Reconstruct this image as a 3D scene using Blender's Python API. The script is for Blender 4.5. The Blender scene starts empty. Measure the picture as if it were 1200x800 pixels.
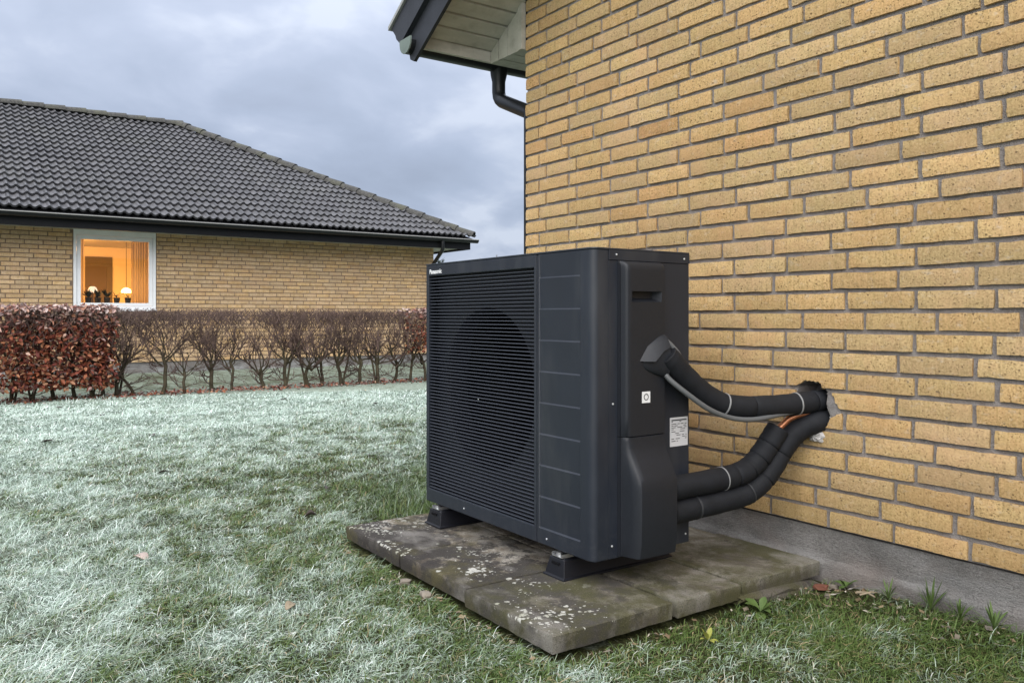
import bpy, bmesh, math, random
import numpy as np
from mathutils import Vector, Matrix
from mathutils.geometry import tessellate_polygon

random.seed(7)
rng = np.random.default_rng(7)
scene = bpy.context.scene
COL = scene.collection

# ------------------------------------------------------------------ camera
EYE = Vector((3.398, -2.449, 0.91))
FWD = Vector((-0.8206, 0.5715, 0.0)).normalized()
cam_data = bpy.data.cameras.new('camera')
cam = bpy.data.objects.new('camera', cam_data)
COL.objects.link(cam)
cam.location = EYE
cam.rotation_euler = FWD.to_track_quat('-Z', 'Y').to_euler()
cam_data.sensor_width = 36.0
cam_data.lens = 36.0 * 957.0 / 1200.0
cam_data.shift_y = -30.0 / 1200.0
cam_data.clip_start = 0.05
cam_data.clip_end = 2000.0
scene.camera = cam

# ------------------------------------------------------------------ exposure
vs = scene.view_settings
vs.view_transform = 'Standard'
vs.look = 'None'
vs.gamma = 1.0
vs.exposure = 0.92
vs.use_curve_mapping = False
scene.render.film_transparent = False
scene.cycles.use_denoising = True
scene.cycles.max_bounces = 5
scene.cycles.diffuse_bounces = 2
scene.cycles.glossy_bounces = 2
scene.cycles.transparent_max_bounces = 8

# ------------------------------------------------------------------ node helper
class NT:
    def __init__(self, tree):
        self.t = tree
    def n(self, kind, **kw):
        nd = self.t.nodes.new(kind)
        for k, v in kw.items():
            if k.startswith('p_'):
                setattr(nd, k[2:], v)
            else:
                s = nd.inputs[int(k[1:])] if (k[0] == 'i' and k[1:].isdigit()) else nd.inputs[k.replace('_', ' ')]
                self.put(s, v)
        return nd
    def put(self, s, v):
        if isinstance(v, bpy.types.NodeSocket):
            self.t.links.new(v, s)
        else:
            if isinstance(v, (tuple, list)) and len(v) == 3 and s.type == 'RGBA':
                v = (*v, 1.0)
            s.default_value = v
    def m(self, op, a, b=0.0, c=None, clamp=False):
        nd = self.n('ShaderNodeMath', p_operation=op, p_use_clamp=clamp, i0=a, i1=b)
        if c is not None: self.put(nd.inputs[2], c)
        return nd.outputs[0]
    def mix(self, f, a, b, blend='MIX'):
        nd = self.n('ShaderNodeMix', p_data_type='RGBA', p_blend_type=blend)
        self.put(nd.inputs[0], f); self.put(nd.inputs[6], a); self.put(nd.inputs[7], b)
        return nd.outputs[2]
    def ramp(self, f, stops, interp='LINEAR'):
        nd = self.n('ShaderNodeValToRGB')
        self.put(nd.inputs[0], f)
        cr = nd.color_ramp; cr.interpolation = interp
        while len(cr.elements) < len(stops): cr.elements.new(0.5)
        for e, (p, c) in zip(cr.elements, stops):
            e.position = p
            e.color = (c, c, c, 1) if isinstance(c, (int, float)) else (*c, 1)
        return nd.outputs[0]
    def noise(self, vec, scale, detail=3.0, rough=0.55, dist=0.0):
        return self.n('ShaderNodeTexNoise', Vector=vec, Scale=scale, Detail=detail, Roughness=rough, Distortion=dist).outputs[0]
    def voro(self, vec, scale, rand=1.0, out=0):
        return self.n('ShaderNodeTexVoronoi', Vector=vec, Scale=scale, Randomness=rand).outputs[out]
    def mapv(self, vec, scale=(1, 1, 1), loc=(0, 0, 0)):
        return self.n('ShaderNodeMapping', Vector=vec, Scale=scale, Location=loc).outputs[0]
    def sep(self, vec):
        return self.n('ShaderNodeSeparateXYZ', Vector=vec).outputs
    def bump(self, h, strength, dist=0.01, normal=None):
        nd = self.n('ShaderNodeBump', Strength=strength, Distance=dist, Height=h)
        if normal is not None: self.put(nd.inputs['Normal'], normal)
        return nd.outputs[0]

MATS = {}
def material(name, fn):
    m = bpy.data.materials.new(name)
    m.use_nodes = True
    m.node_tree.nodes.clear()
    t = NT(m.node_tree)
    out = t.n('ShaderNodeOutputMaterial')
    b = t.n('ShaderNodeBsdfPrincipled')
    m.node_tree.links.new(b.outputs[0], out.inputs[0])
    fn(t, b, out)
    MATS[name] = m
    return m
def geo(t): return t.n('ShaderNodeNewGeometry')
def S(b, t, **kw):
    for k, v in kw.items(): t.put(b.inputs[k.replace('_', ' ')], v)

# ------------------------------------------------------------------ world: overcast winter sky
SUN_DIR = Vector((0.50, -0.54, 0.62)).normalized()
elev = math.asin(SUN_DIR.z)
world = bpy.data.worlds.new('World')
scene.world = world
world.use_nodes = True
world.node_tree.nodes.clear()
w = NT(world.node_tree)
wo = w.n('ShaderNodeOutputWorld')
sky = w.n('ShaderNodeTexSky', p_sky_type='NISHITA', p_sun_disc=False)
sky.sun_elevation = elev
sky.sun_rotation = math.atan2(SUN_DIR.x, SUN_DIR.y)
sky.air_density = 1.4; sky.dust_density = 2.0
dirv = w.n('ShaderNodeTexCoord').outputs['Generated']
dx, dy, dz = w.sep(dirv)
zc = w.m('MAXIMUM', dz, 0.0)
den = w.m('ADD', zc, 0.42)
cv = w.n('ShaderNodeCombineXYZ', X=w.m('DIVIDE', dx, den), Y=w.m('DIVIDE', dy, den), Z=0.0).outputs[0]
n1 = w.noise(w.mapv(cv, (0.9, 1.0, 1), (3.3, 1.7, 0)), 1.6, 5, 0.5, 0.3)
n2 = w.noise(w.mapv(cv, (1.1, 0.9, 1), (7.1, 4.2, 0)), 4.6, 5, 0.5, 0.25)
nn = w.m('ADD', w.m('MULTIPLY', n1, 0.55), w.m('MULTIPLY', n2, 0.45))
cloud = w.ramp(nn, [(0.38, (0.41, 0.50, 0.71)), (0.47, (0.49, 0.595, 0.83)), (0.53, (0.59, 0.695, 0.94)), (0.59, (0.82, 0.92, 1.14))])
grad = w.m('ADD', 0.395, w.m('MULTIPLY', w.m('POWER', zc, 2.2), 2.1))      # overcast sky is brighter towards the zenith
cloud = w.mix(w.m('MULTIPLY', zc, 1.1, clamp=True), cloud, (0.62, 0.635, 0.67))   # the thick overhead layer is neutral grey
cl = w.mix(1.0, cloud, grad, 'MULTIPLY')
nis = w.mix(1.0, sky.outputs[0], (0.09, 0.09, 0.09), 'MULTIPLY')
skyc = w.mix(0.06, cl, nis)
bgn = w.n('ShaderNodeBackground', Color=skyc, Strength=1.0)
world.node_tree.links.new(bgn.outputs[0], wo.inputs[0])

# ------------------------------------------------------------------ sun behind the cloud layer
sun_data = bpy.data.lights.new('sun', 'SUN')
sun_data.energy = 2.0
sun_data.angle = math.radians(70)
sun_data.color = (1.0, 0.95, 0.88)
sun = bpy.data.objects.new('sun', sun_data)
COL.objects.link(sun)
sun.rotation_euler = (-SUN_DIR).to_track_quat('-Z', 'Y').to_euler()

# ------------------------------------------------------------------ mesh helpers
class MB:
    def __init__(self): self.v = []; self.f = []
    def add(self, vs, fs):
        o = len(self.v); self.v += [tuple(p) for p in vs]; self.f += [tuple(i + o for i in q) for q in fs]
        return self
    def box(self, a, b):
        (x0, y0, z0), (x1, y1, z1) = a, b
        return self.add([(x0, y0, z0), (x1, y0, z0), (x1, y1, z0), (x0, y1, z0), (x0, y0, z1), (x1, y0, z1), (x1, y1, z1), (x0, y1, z1)],
                        [(0, 3, 2, 1), (4, 5, 6, 7), (0, 1, 5, 4), (1, 2, 6, 5), (2, 3, 7, 6), (3, 0, 4, 7)])
    def tube(self, pts, rad, sides=10, cap=True, phase=0.0):
        pts = [Vector(p) for p in pts]; n = len(pts)
        if not hasattr(rad, '__len__'): rad = [rad] * n
        ref = None; vs = []
        for i, p in enumerate(pts):
            d = (pts[min(i + 1, n - 1)] - pts[max(i - 1, 0)]).normalized()
            if ref is None:
                ref = d.orthogonal().normalized()
            ref = (ref - d * ref.dot(d))
            if ref.length < 1e-6: ref = d.orthogonal()
            ref.normalize(); b = d.cross(ref)
            for k in range(sides):
                a = phase + 2 * math.pi * k / sides
                vs.append(p + (ref * math.cos(a) + b * math.sin(a)) * rad[i])
        fs = []
        for i in range(n - 1):
            for k in range(sides):
                fs.append((i * sides + k, i * sides + (k + 1) % sides, (i + 1) * sides + (k + 1) % sides, (i + 1) * sides + k))
        if cap:
            fs.append(tuple(reversed(range(sides)))); fs.append(tuple(range((n - 1) * sides, n * sides)))
        return self.add(vs, fs)
    def prism(self, poly, axis, a, b):
        """polygon (list of 2-D points) pushed along an axis from a to b"""
        n = len(poly)
        def P(q, h): return {'x': (h, q[0], q[1]), 'y': (q[0], h, q[1]), 'z': (q[0], q[1], h)}[axis]
        vs = [P(q, a) for q in poly] + [P(q, b) for q in poly]
        fs = [tuple(range(n)), tuple(reversed(range(n, 2 * n)))] + [(i, i + n, (i + 1) % n + n, (i + 1) % n) for i in range(n)]
        return self.add(vs, fs)
    def mesh(self, name):
        me = bpy.data.meshes.new(name)
        me.from_pydata(self.v, [], self.f); me.update()
        return me

def fix_normals(me):
    bm = bmesh.new(); bm.from_mesh(me)
    bmesh.ops.recalc_face_normals(bm, faces=bm.faces[:])
    bm.to_mesh(me); bm.free()

def put(name, me, mat=None, parent=None, smooth=None, fix=False, bevel=0.0, seg=2):
    if isinstance(me, MB):
        me = me.mesh(name)
    if fix: fix_normals(me)
    if mat is not None and len(me.materials) == 0: me.materials.append(MATS[mat] if isinstance(mat, str) else mat)
    o = bpy.data.objects.new(name, me)
    COL.objects.link(o)
    if parent is not None: o.parent = parent
    if smooth is not None:
        me.polygons.foreach_set('use_smooth', [True] * len(me.polygons))
        me.set_sharp_from_angle(angle=math.radians(smooth))
    if bevel:
        md = o.modifiers.new('bevel', 'BEVEL'); md.width = bevel; md.segments = seg; md.limit_method = 'ANGLE'; md.angle_limit = math.radians(35)
    return o

def empty(name, loc=(0, 0, 0)):
    o = bpy.data.objects.new(name, None); o.empty_display_size = 0.1
    COL.objects.link(o); o.location = loc
    return o

def tag(o, label=None, cat=None, group=None, kind=None):
    if label: o['label'] = label
    if cat: o['category'] = cat
    if group: o['group'] = group
    if kind: o['kind'] = kind
    return o

def _h(ix, iy, seed):
    n = (ix.astype(np.int64) * 374761393 + iy.astype(np.int64) * 668265263 + seed * 982451653) & 0xffffffff
    n = ((n ^ (n >> 13)) * 1274126177) & 0xffffffff
    return ((n ^ (n >> 16)) & 0xffff) / 65535.0
def vnoise(x, y, seed=0):
    x = np.asarray(x, float); y = np.asarray(y, float)
    ix = np.floor(x); iy = np.floor(y); fx = x - ix; fy = y - iy
    fx = fx * fx * (3 - 2 * fx); fy = fy * fy * (3 - 2 * fy)
    a = _h(ix, iy, seed); b = _h(ix + 1, iy, seed); c = _h(ix, iy + 1, seed); d = _h(ix + 1, iy + 1, seed)
    return a + (b - a) * fx + (c - a) * fy + (a - b - c + d) * fx * fy
def fbm(x, y, seed=0, o=4):
    s = 0; a = 0.5; t = 0
    for k in range(o):
        s = s + a * vnoise(x * 2 ** k + 17.3 * k, y * 2 ** k + 9.1 * k, seed + k); t += a; a *= 0.5
    return s / t
def sstep(a, b, x):
    t = np.clip((x - a) / (b - a), 0, 1); return t * t * (3 - 2 * t)

# slab pad footprint
PX = [0.366, 0.835, 1.282, 1.732]
PY = [-1.150, -0.705, -0.421, -0.018]
PADTOP = 0.08

def ground_h(x, y):
    x = np.asarray(x, float); y = np.asarray(y, float)
    h = 0.014 * (fbm(x * 0.9, y * 0.9, 3) - 0.5) + 0.024 * (fbm(x * 5.5, y * 5.5, 8, 3) - 0.5)
    near = np.exp(-((np.maximum(0, -y)) / 0.22) ** 2) * (x > -0.2)
    h = h + 0.02 * near
    dxp = np.maximum(np.maximum(PX[0] - x, x - PX[3]), 0); dyp = np.maximum(np.maximum(PY[0] - y, y - 0.0), 0)
    dp = np.hypot(dxp, dyp)
    k = sstep(0.02, 0.16, dp)
    h = h * k + (1 - k) * 0.008
    r = np.hypot(x - EYE.x, y - EYE.y)
    return h * sstep(60, 15, r)

def frost_map(x, y):
    dh = np.hypot(np.maximum(0, -x), np.maximum(0, -y))          # distance to the warm house
    dxp = np.maximum(np.maximum(PX[0] - x, x - PX[3]), 0); dyp = np.maximum(np.maximum(PY[0] - y, y - 0.0), 0)
    dp = np.hypot(dxp, dyp)
    f = -0.10 + 0.48 * sstep(0.15, 1.3, dh) + 0.25 * sstep(1.2, 2.6, dh) + 0.36 * sstep(2.2, 4.8, dh)
    f = f - 0.22 * sstep(0.30, 0.0, dp) - 0.38 * sstep(-6.9, -7.6, x) * sstep(-11.5, -9.0, x)
    ux, uy = x * .5715 + y * .8206, -x * .8206 + y * .5715       # frost drifts slightly longer down the lawn
    n = fbm(ux * 1.7, uy * 1.1, 21) - 0.5
    n2 = fbm(ux * 8.0, uy * 4.2, 33, 3) - 0.5
    n3 = fbm(x * 22.0, y * 22.0, 35, 2) - 0.5
    far = sstep(2.0, 4.5, dh)
    return f - 0.03 + n * (0.50 - 0.2 * far) + n2 * (0.85 - 0.45 * far) + n3 * (1.15 - 0.45 * far)

# ------------------------------------------------------------------ materials
def m_brick(light):
    def fn(t, b, out):
        g = geo(t); P = g.outputs['Position']
        oi = t.n('ShaderNodeObjectInfo')
        r = t.m('FRACT', t.m('ADD', t.m('MULTIPLY', oi.outputs['Random'], 7.31), t.m('MULTIPLY', g.outputs['Random Per Island'], 3.77)))
        r2 = t.m('FRACT', t.m('MULTIPLY', r, 17.13))
        if light:
            base = t.ramp(r, [(0.0, (0.43, 0.285, 0.12)), (0.15, (0.52, 0.35, 0.15)), (0.35, (0.475, 0.335, 0.15)), (0.55, (0.56, 0.385, 0.175)), (0.72, (0.50, 0.325, 0.155)), (0.86, (0.545, 0.39, 0.195)), (1.0, (0.485, 0.285, 0.15))])
        else:
            base = t.ramp(r, [(0.0, (0.54, 0.37, 0.215)), (0.4, (0.66, 0.465, 0.28)), (0.75, (0.60, 0.415, 0.24)), (1.0, (0.70, 0.50, 0.30))])
        # cloudy tone, faint upright drag marks of the extrusion, orange blush
        big = t.noise(P, 16.0, 4, 0.6)
        col = t.mix(t.m('MULTIPLY', t.ramp(big, [(0.44, 0.0), (0.62, 1.0)]), 0.6), base, (0.50, 0.315, 0.15))
        drag = t.noise(t.mapv(P, (120, 120, 6)), 1.0, 3, 0.6)
        col = t.mix(t.m('MULTIPLY', t.ramp(drag, [(0.40, 1.0), (0.52, 0.0)]), 0.34), col, (0.32, 0.225, 0.09))
        fine = t.noise(P, 140.0, 5, 0.72)
        col = t.mix(t.m('MULTIPLY', t.ramp(fine, [(0.38, 1.0), (0.50, 0.0)]), 0.55), col, (0.25, 0.17, 0.07))
        col = t.mix(t.m('MULTIPLY', t.ramp(fine, [(0.53, 0.0), (0.64, 1.0)]), 0.40), col, (0.66, 0.50, 0.25))
        # dark burnt specks and pits
        vd = t.voro(t.n('ShaderNodeVectorMath', p_operation='ADD', i0=P, i1=t.n('ShaderNodeVectorMath', p_operation='SCALE', i0=t.n('ShaderNodeTexNoise', Vector=P, Scale=90.0, Detail=2.0).outputs[1], Scale=0.012).outputs[0]).outputs[0], 120.0)
        mask = t.ramp(t.noise(t.mapv(P, (1, 1, 1), (3, 5, 1)), 55.0, 3, 0.6), [(0.40, 0.0), (0.52, 1.0)])
        thr = t.m('ADD', 0.21, t.m('MULTIPLY', r2, 0.07))
        pit = t.m('MULTIPLY', t.m('LESS_THAN', vd, thr), mask)
        col = t.mix(t.m('MULTIPLY', pit, 0.7 if light else 0.4), col, (0.15, 0.095, 0.042))
        vb = t.voro(t.mapv(P, (1, 1, 1.25), (9, 2, 4)), 34.0)
        big_pit = t.m('MULTIPLY', t.m('LESS_THAN', vb, 0.12), t.m('GREATER_THAN', t.noise(P, 13.0, 2), 0.45))
        col = t.mix(t.m('MULTIPLY', big_pit, 0.75 if light else 0.4), col, (0.095, 0.06, 0.03))
        smear = t.m('MULTIPLY', t.ramp(t.noise(t.mapv(P, (1, 1, 1.6), (6, 1, 2)), 26.0, 6, 0.72), [(0.56, 0.0), (0.68, 1.0)]), 0.42)
        col = t.mix(smear, col, (0.60, 0.52, 0.42))
        blush = t.m('MULTIPLY', t.ramp(t.noise(t.mapv(P, (1, 1, 1), (1, 8, 3)), 4.2, 5, 0.65), [(0.48, 0.0), (0.68, 1.0)]), 0.45)
        col = t.mix(blush, col, (0.55, 0.33, 0.17))
        hue = t.n('ShaderNodeHueSaturation', Color=col, Value=t.m('ADD', 0.87, t.m('MULTIPLY', r2, 0.26)), Saturation=t.m('ADD', 0.90, t.m('MULTIPLY', r, 0.16)))
        col = hue.outputs[0]
        if light:
            # grime washed down the wall below the drilled hole and above the plinth
            px, py, pz = t.sep(P)
            a = t.m('SUBTRACT', 1.0, t.m('MULTIPLY', t.m('ABSOLUTE', t.m('SUBTRACT', px, 1.62)), 3.2), clamp=True)
            c = t.m('MULTIPLY', a, t.ramp(pz, [(0.30, 1.0), (0.56, 0.0)]))
            st = t.m('MULTIPLY', c, t.ramp(t.noise(t.mapv(P, (14, 14, 2.5)), 1.0, 4, 0.6), [(0.3, 0.2), (0.7, 1.0)]))
            low = t.m('MULTIPLY', t.ramp(pz, [(0.2, 1.0), (0.62, 0.0)]), 0.22)
            col = t.mix(t.m('MAXIMUM', t.m('MULTIPLY', st, 0.55), low), col, (0.20, 0.13, 0.05))
        h = t.m('SUBTRACT', t.m('ADD', t.m('MULTIPLY', fine, 0.9), t.m('MULTIPLY', big, 0.9)), t.m('ADD', t.m('MULTIPLY', pit, 0.8), t.m('MULTIPLY', big_pit, 1.0)))
        S(b, t, Base_Color=col, Roughness=0.9, Normal=t.bump(h, 0.75, 0.004))
        b.inputs['Specular IOR Level'].default_value = 0.2
    return fn
material('brick_yellow', m_brick(True))
material('brick_beige', m_brick(False))

def m_mortar(c0, c1):
    def fn(t, b, out):
        P = geo(t).outputs['Position']
        a = t.noise(P, 38.0, 5, 0.7); f = t.noise(P, 300.0, 3, 0.7)
        col = t.mix(t.ramp(a, [(0.3, 0.0), (0.7, 1.0)]), c0, c1)
        col = t.mix(t.m('MULTIPLY', t.ramp(f, [(0.55, 0.0), (0.72, 1.0)]), 0.5), col, (0.50, 0.47, 0.45))
        col = t.mix(t.m('MULTIPLY', t.ramp(f, [(0.28, 1.0), (0.42, 0.0)]), 0.5), col, (0.09, 0.08, 0.075))
        S(b, t, Base_Color=col, Roughness=0.95, Normal=t.bump(t.m('ADD', f, t.m('MULTIPLY', a, 2.0)), 1.0, 0.008))
        b.inputs['Specular IOR Level'].default_value = 0.15
    return fn
material('mortar', m_mortar((0.26, 0.232, 0.22), (0.37, 0.345, 0.335)))
material('mortar_brown', m_mortar((0.20, 0.14, 0.10), (0.27, 0.20, 0.15)))
material('mortar_pale', m_mortar((0.55, 0.53, 0.52), (0.70, 0.68, 0.67)))
material('mortar_grey', m_mortar((0.27, 0.25, 0.24), (0.36, 0.34, 0.33)))

def f_plinth(t, b, out):
    P = geo(t).outputs['Position']
    a = t.noise(P, 5.0, 5, 0.65); f = t.noise(t.mapv(P, (60, 60, 190)), 1.0, 4, 0.7); s = t.noise(P, 230.0, 4, 0.75)
    px, py, pz = t.sep(P)
    col = t.ramp(a, [(0.3, (0.13, 0.125, 0.12)), (0.5, (0.205, 0.195, 0.185)), (0.7, (0.27, 0.26, 0.25))])
    col = t.mix(t.m('MULTIPLY', t.ramp(f, [(0.3, 1.0), (0.5, 0.0)]), 0.55), col, (0.075, 0.072, 0.07))
    col = t.mix(t.m('MULTIPLY', t.ramp(s, [(0.54, 0.0), (0.68, 1.0)]), 0.5), col, (0.42, 0.41, 0.40))
    col = t.mix(t.m('MULTIPLY', t.ramp(s, [(0.34, 1.0), (0.46, 0.0)]), 0.6), col, (0.07, 0.068, 0.066))
    pink = t.m('MULTIPLY', t.ramp(t.noise(t.mapv(P, (1.7, 1, 3), (2, 0, 1)), 1.6, 3), [(0.48, 0.0), (0.66, 1.0)]), 0.35)
    col = t.mix(pink, col, (0.25, 0.19, 0.16))
    frost = t.m('MULTIPLY', t.ramp(t.noise(t.mapv(P, (3, 3, 10)), 1.0, 4), [(0.45, 0.0), (0.65, 1.0)]), t.ramp(pz, [(0.02, 0.8), (0.10, 0.15)]))
    col = t.mix(frost, col, (0.47, 0.48, 0.48))
    S(b, t, Base_Color=col, Roughness=0.95, Normal=t.bump(t.m('ADD', t.m('MULTIPLY', f, 0.8), t.m('MULTIPLY', s, 0.9)), 1.0, 0.008))
    b.inputs['Specular IOR Level'].default_value = 0.15
material('plinth_render', f_plinth)

def f_slab(t, b, out):
    P = geo(t).outputs['Position']; oi = t.n('ShaderNodeObjectInfo')
    px, py, pz = t.sep(P)
    a = t.noise(P, 5.0, 9, 0.72, 0.4); f = t.noise(P, 260.0, 3, 0.75); m2 = t.noise(t.mapv(P, (1, 1, 1), (4, 4, 0)), 7.0, 9, 0.72)
    col = t.ramp(a, [(0.40, (0.115, 0.095, 0.072)), (0.5, (0.245, 0.21, 0.16)), (0.58, (0.42, 0.385, 0.33))])
    # dark algae towards the open front edge, broken up
    front = t.ramp(t.m('MULTIPLY', py, -1.0), [(0.55, 0.0), (0.98, 1.0)])
    flank = t.m('MULTIPLY', t.m('SUBTRACT', 0.073, pz, clamp=True), 60.0, clamp=True)          # algae on the upright edges
    col = t.mix(t.m('MULTIPLY', flank, 0.8), col, (0.085, 0.068, 0.046))
    dark = t.m('MULTIPLY', t.ramp(t.m('ADD', t.m('MULTIPLY', m2, 0.7), t.m('MULTIPLY', front, 0.105)), [(0.385, 0.0), (0.425, 1.0)]), 0.92)
    col = t.mix(dark, col, (0.045, 0.040, 0.038))
    # olive moss film
    ms = t.noise(t.mapv(P, (1, 1, 1), (11, 3, 0)), 5.2, 9, 0.72)
    col = t.mix(t.m('MULTIPLY', t.ramp(ms, [(0.50, 0.0), (0.66, 1.0)]), 0.60), col, (0.135, 0.118, 0.035))
    side_moss = t.m('MULTIPLY', t.m('MULTIPLY', t.m('SUBTRACT', px, 1.22, clamp=True), 5.0, clamp=True), t.ramp(t.noise(t.mapv(P, (1, 1, 1), (5, 9, 0)), 6.5, 9, 0.7), [(0.42, 0.0), (0.58, 1.0)]))
    col = t.mix(t.m('MULTIPLY', t.m('MULTIPLY', t.m('SUBTRACT', px, 1.22, clamp=True), 5.0, clamp=True), 0.45), col, (0.105, 0.097, 0.083))
    col = t.mix(t.m('MULTIPLY', side_moss, 0.75), col, (0.088, 0.086, 0.026))
    # pale wind-dried patch at the house side
    pale = t.m('MULTIPLY', t.ramp(t.noise(t.mapv(P, (1, 1.4, 1), (0.3, 7, 0)), 4.0, 4, 0.6), [(0.55, 0.0), (0.68, 1.0)]), 0.5)
    col = t.mix(pale, col, (0.40, 0.375, 0.345))
    col = t.mix(t.m('MULTIPLY', t.ramp(f, [(0.32, 1.0), (0.48, 0.0)]), 0.8), col, (0.05, 0.044, 0.038))
    col = t.mix(t.m('MULTIPLY', t.ramp(f, [(0.58, 0.0), (0.74, 1.0)]), 0.32), col, (0.42, 0.39, 0.34))
    # white lichen discs
    wob = t.n('ShaderNodeVectorMath', p_operation='SCALE', i0=t.n('ShaderNodeTexNoise', Vector=P, Scale=75.0, Detail=4.0).outputs[1], Scale=0.020).outputs[0]
    Pw = t.n('ShaderNodeVectorMath', p_operation='ADD', i0=t.mapv(P, (1, 1, 0.25)), i1=wob).outputs[0]
    l1 = t.m('MULTIPLY', t.m('SUBTRACT', t.m('MULTIPLY', t.ramp(t.noise(P, 7.0, 3), [(0.42, 0.0), (0.66, 1.0)]), 0.40), t.voro(Pw, 24.0), clamp=True), 14.0, clamp=True)
    l2 = t.m('MULTIPLY', t.m('SUBTRACT', t.m('MULTIPLY', t.ramp(t.noise(t.mapv(P, (1, 1, 1), (8, 8, 0)), 6.0, 3), [(0.42, 0.0), (0.66, 1.0)]), 0.42), t.voro(t.mapv(Pw, (1, 1, 1), (2, 7, 0)), 62.0), clamp=True), 14.0, clamp=True)
    lich = t.m('MULTIPLY', t.m('MAXIMUM', l1, l2), t.ramp(t.m('MULTIPLY', py, -1.0), [(0.80, 0.0), (0.98, 1.0)]))
    lich = t.m('MULTIPLY', lich, t.m('MULTIPLY', t.m('SUBTRACT', pz, 0.071, clamp=True), 150.0, clamp=True))
    col = t.mix(t.m('MULTIPLY', lich, t.ramp(f, [(0.3, 0.45), (0.6, 0.95)])), col, t.mix(t.ramp(m2, [(0.45, 0.0), (0.6, 1.0)]), (0.76, 0.755, 0.70), (0.56, 0.56, 0.43)))
    col = t.n('ShaderNodeHueSaturation', Color=col, Value=0.80, Saturation=0.92).outputs[0]
    S(b, t, Base_Color=col, Roughness=0.9, Normal=t.bump(t.m('ADD', t.m('MULTIPLY', f, 0.8), t.m('MULTIPLY', m2, 0.9)), 0.75, 0.008))
    b.inputs['Specular IOR Level'].default_value = 0.25
material('slab_concrete', f_slab)

def m_plain(col, rough=0.5, metal=0.0, spec=0.5, bumpy=0.0, scale=200.0, var=0.0):
    def fn(t, b, out):
        P = geo(t).outputs['Position']
        n = t.noise(P, scale, 3, 0.6)
        c = col
        if var:
            big = t.noise(P, scale * 0.06, 4, 0.6)
            c = t.mix(t.ramp(big, [(0.3, 0.0), (0.7, 1.0)]), tuple(x * (1 - var) for x in col), tuple(min(1, x * (1 + var)) for x in col))
        S(b, t, Base_Color=c, Roughness=rough, Metallic=metal)
        b.inputs['Specular IOR Level'].default_value = spec
        if bumpy: S(b, t, Normal=t.bump(n, bumpy, 0.002))
    return fn
def f_casing(t, b, out):
    P = geo(t).outputs['Position']
    n = t.noise(P, 900.0, 2, 0.5); big = t.noise(P, 5.0, 4, 0.6)
    c = t.mix(t.ramp(big, [(0.35, 0.0), (0.7, 1.0)]), (0.0125, 0.0160, 0.0245), (0.016, 0.0202, 0.0300))
    dust = t.m('MULTIPLY', t.ramp(t.noise(t.mapv(P, (6, 6, 1.5)), 1.0, 4, 0.65), [(0.5, 0.0), (0.8, 1.0)]), 0.16)
    low = t.m('MULTIPLY', t.m('MULTIPLY', t.m('SUBTRACT', 0.34, t.sep(P)[2], clamp=True), 4.0, clamp=True), t.m('MULTIPLY', t.ramp(t.noise(P, 55.0, 5, 0.75), [(0.5, 0.0), (0.7, 1.0)]), 0.16))
    dust = t.m('MAXIMUM', dust, low)
    c = t.mix(dust, c, (0.15, 0.15, 0.145))
    S(b, t, Base_Color=c, Roughness=t.m('ADD', 0.40, t.m('MULTIPLY', big, 0.15)), Normal=t.bump(n, 0.10, 0.001))
    b.inputs['Specular IOR Level'].default_value = 0.45
material('casing_anthracite', f_casing)
material('slat_metal', m_plain((0.040, 0.045, 0.058), 0.42, 0.0, 0.5))
material('cover_plastic', m_plain((0.0105, 0.0125, 0.0175), 0.5, 0.0, 0.4, 0.12, 1200.0, 0.1))
material('inner_black', m_plain((0.0025, 0.0025, 0.003), 0.9, 0.0, 0.1))
material('shroud', m_plain((0.017, 0.019, 0.028), 0.6, 0.0, 0.4))
material('rubber', m_plain((0.005, 0.0055, 0.009), 0.5, 0.0, 0.4, 0.15, 500.0))
material('foam', m_plain((0.0080, 0.0092, 0.0125), 0.72, 0.0, 0.3, 0.45, 420.0, 0.25))
material('foam_tape', m_plain((0.026, 0.028, 0.032), 0.5, 0.0, 0.4, 0.3, 300.0))
material('foam_cut', m_plain((0.006, 0.006, 0.007), 0.95, 0.0, 0.1))
material('steel', m_plain((0.55, 0.56, 0.58), 0.35, 0.9, 0.5))
material('steel_screw', m_plain((0.72, 0.74, 0.76), 0.3, 0.6, 0.5))
material('grey_cable', m_plain((0.095, 0.10, 0.105), 0.55))
material('tie_grey', m_plain((0.22, 0.225, 0.23), 0.45))
material('copper', m_plain((0.50, 0.22, 0.12), 0.42, 0.9, 0.5, 0.2, 200.0, 0.3))
material('label_white', m_plain((0.72, 0.73, 0.74), 0.5, 0, 0.4))
material('label_grey', m_plain((0.58, 0.58, 0.60), 0.45, 0, 0.4))
material('print_dark', m_plain((0.03, 0.03, 0.035), 0.6))
material('logo_silver', m_plain((0.78, 0.79, 0.80), 0.4, 0.1))
material('board_dark', m_plain((0.022, 0.024, 0.030), 0.55, 0, 0.4, 0.4, 90.0, 0.25))
material('gutter_black', m_plain((0.009, 0.010, 0.012), 0.42, 0, 0.4, 0.1, 60.0, 0.2))
material('fascia_black', m_plain((0.005, 0.0055, 0.007), 0.6, 0, 0.25, 0.2, 60.0, 0.2))
material('gutter_end', m_plain((0.13, 0.16, 0.145), 0.7, 0, 0.3, 0.3, 90.0, 0.3))
material('zinc_edge', m_plain((0.30, 0.30, 0.29), 0.6, 0.1, 0.4))
material('frame_white', m_plain((0.80, 0.81, 0.82), 0.45, 0, 0.45, 0.1, 60.0, 0.06))
material('room_wall', m_plain((0.70, 0.58, 0.42), 0.9))
material('room_ceiling', m_plain((0.72, 0.56, 0.38), 0.8))
material('dark_brown', m_plain((0.085, 0.055, 0.035), 0.6))  # table brown, also the painted-in dimness of the room beyond the door opening
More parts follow.
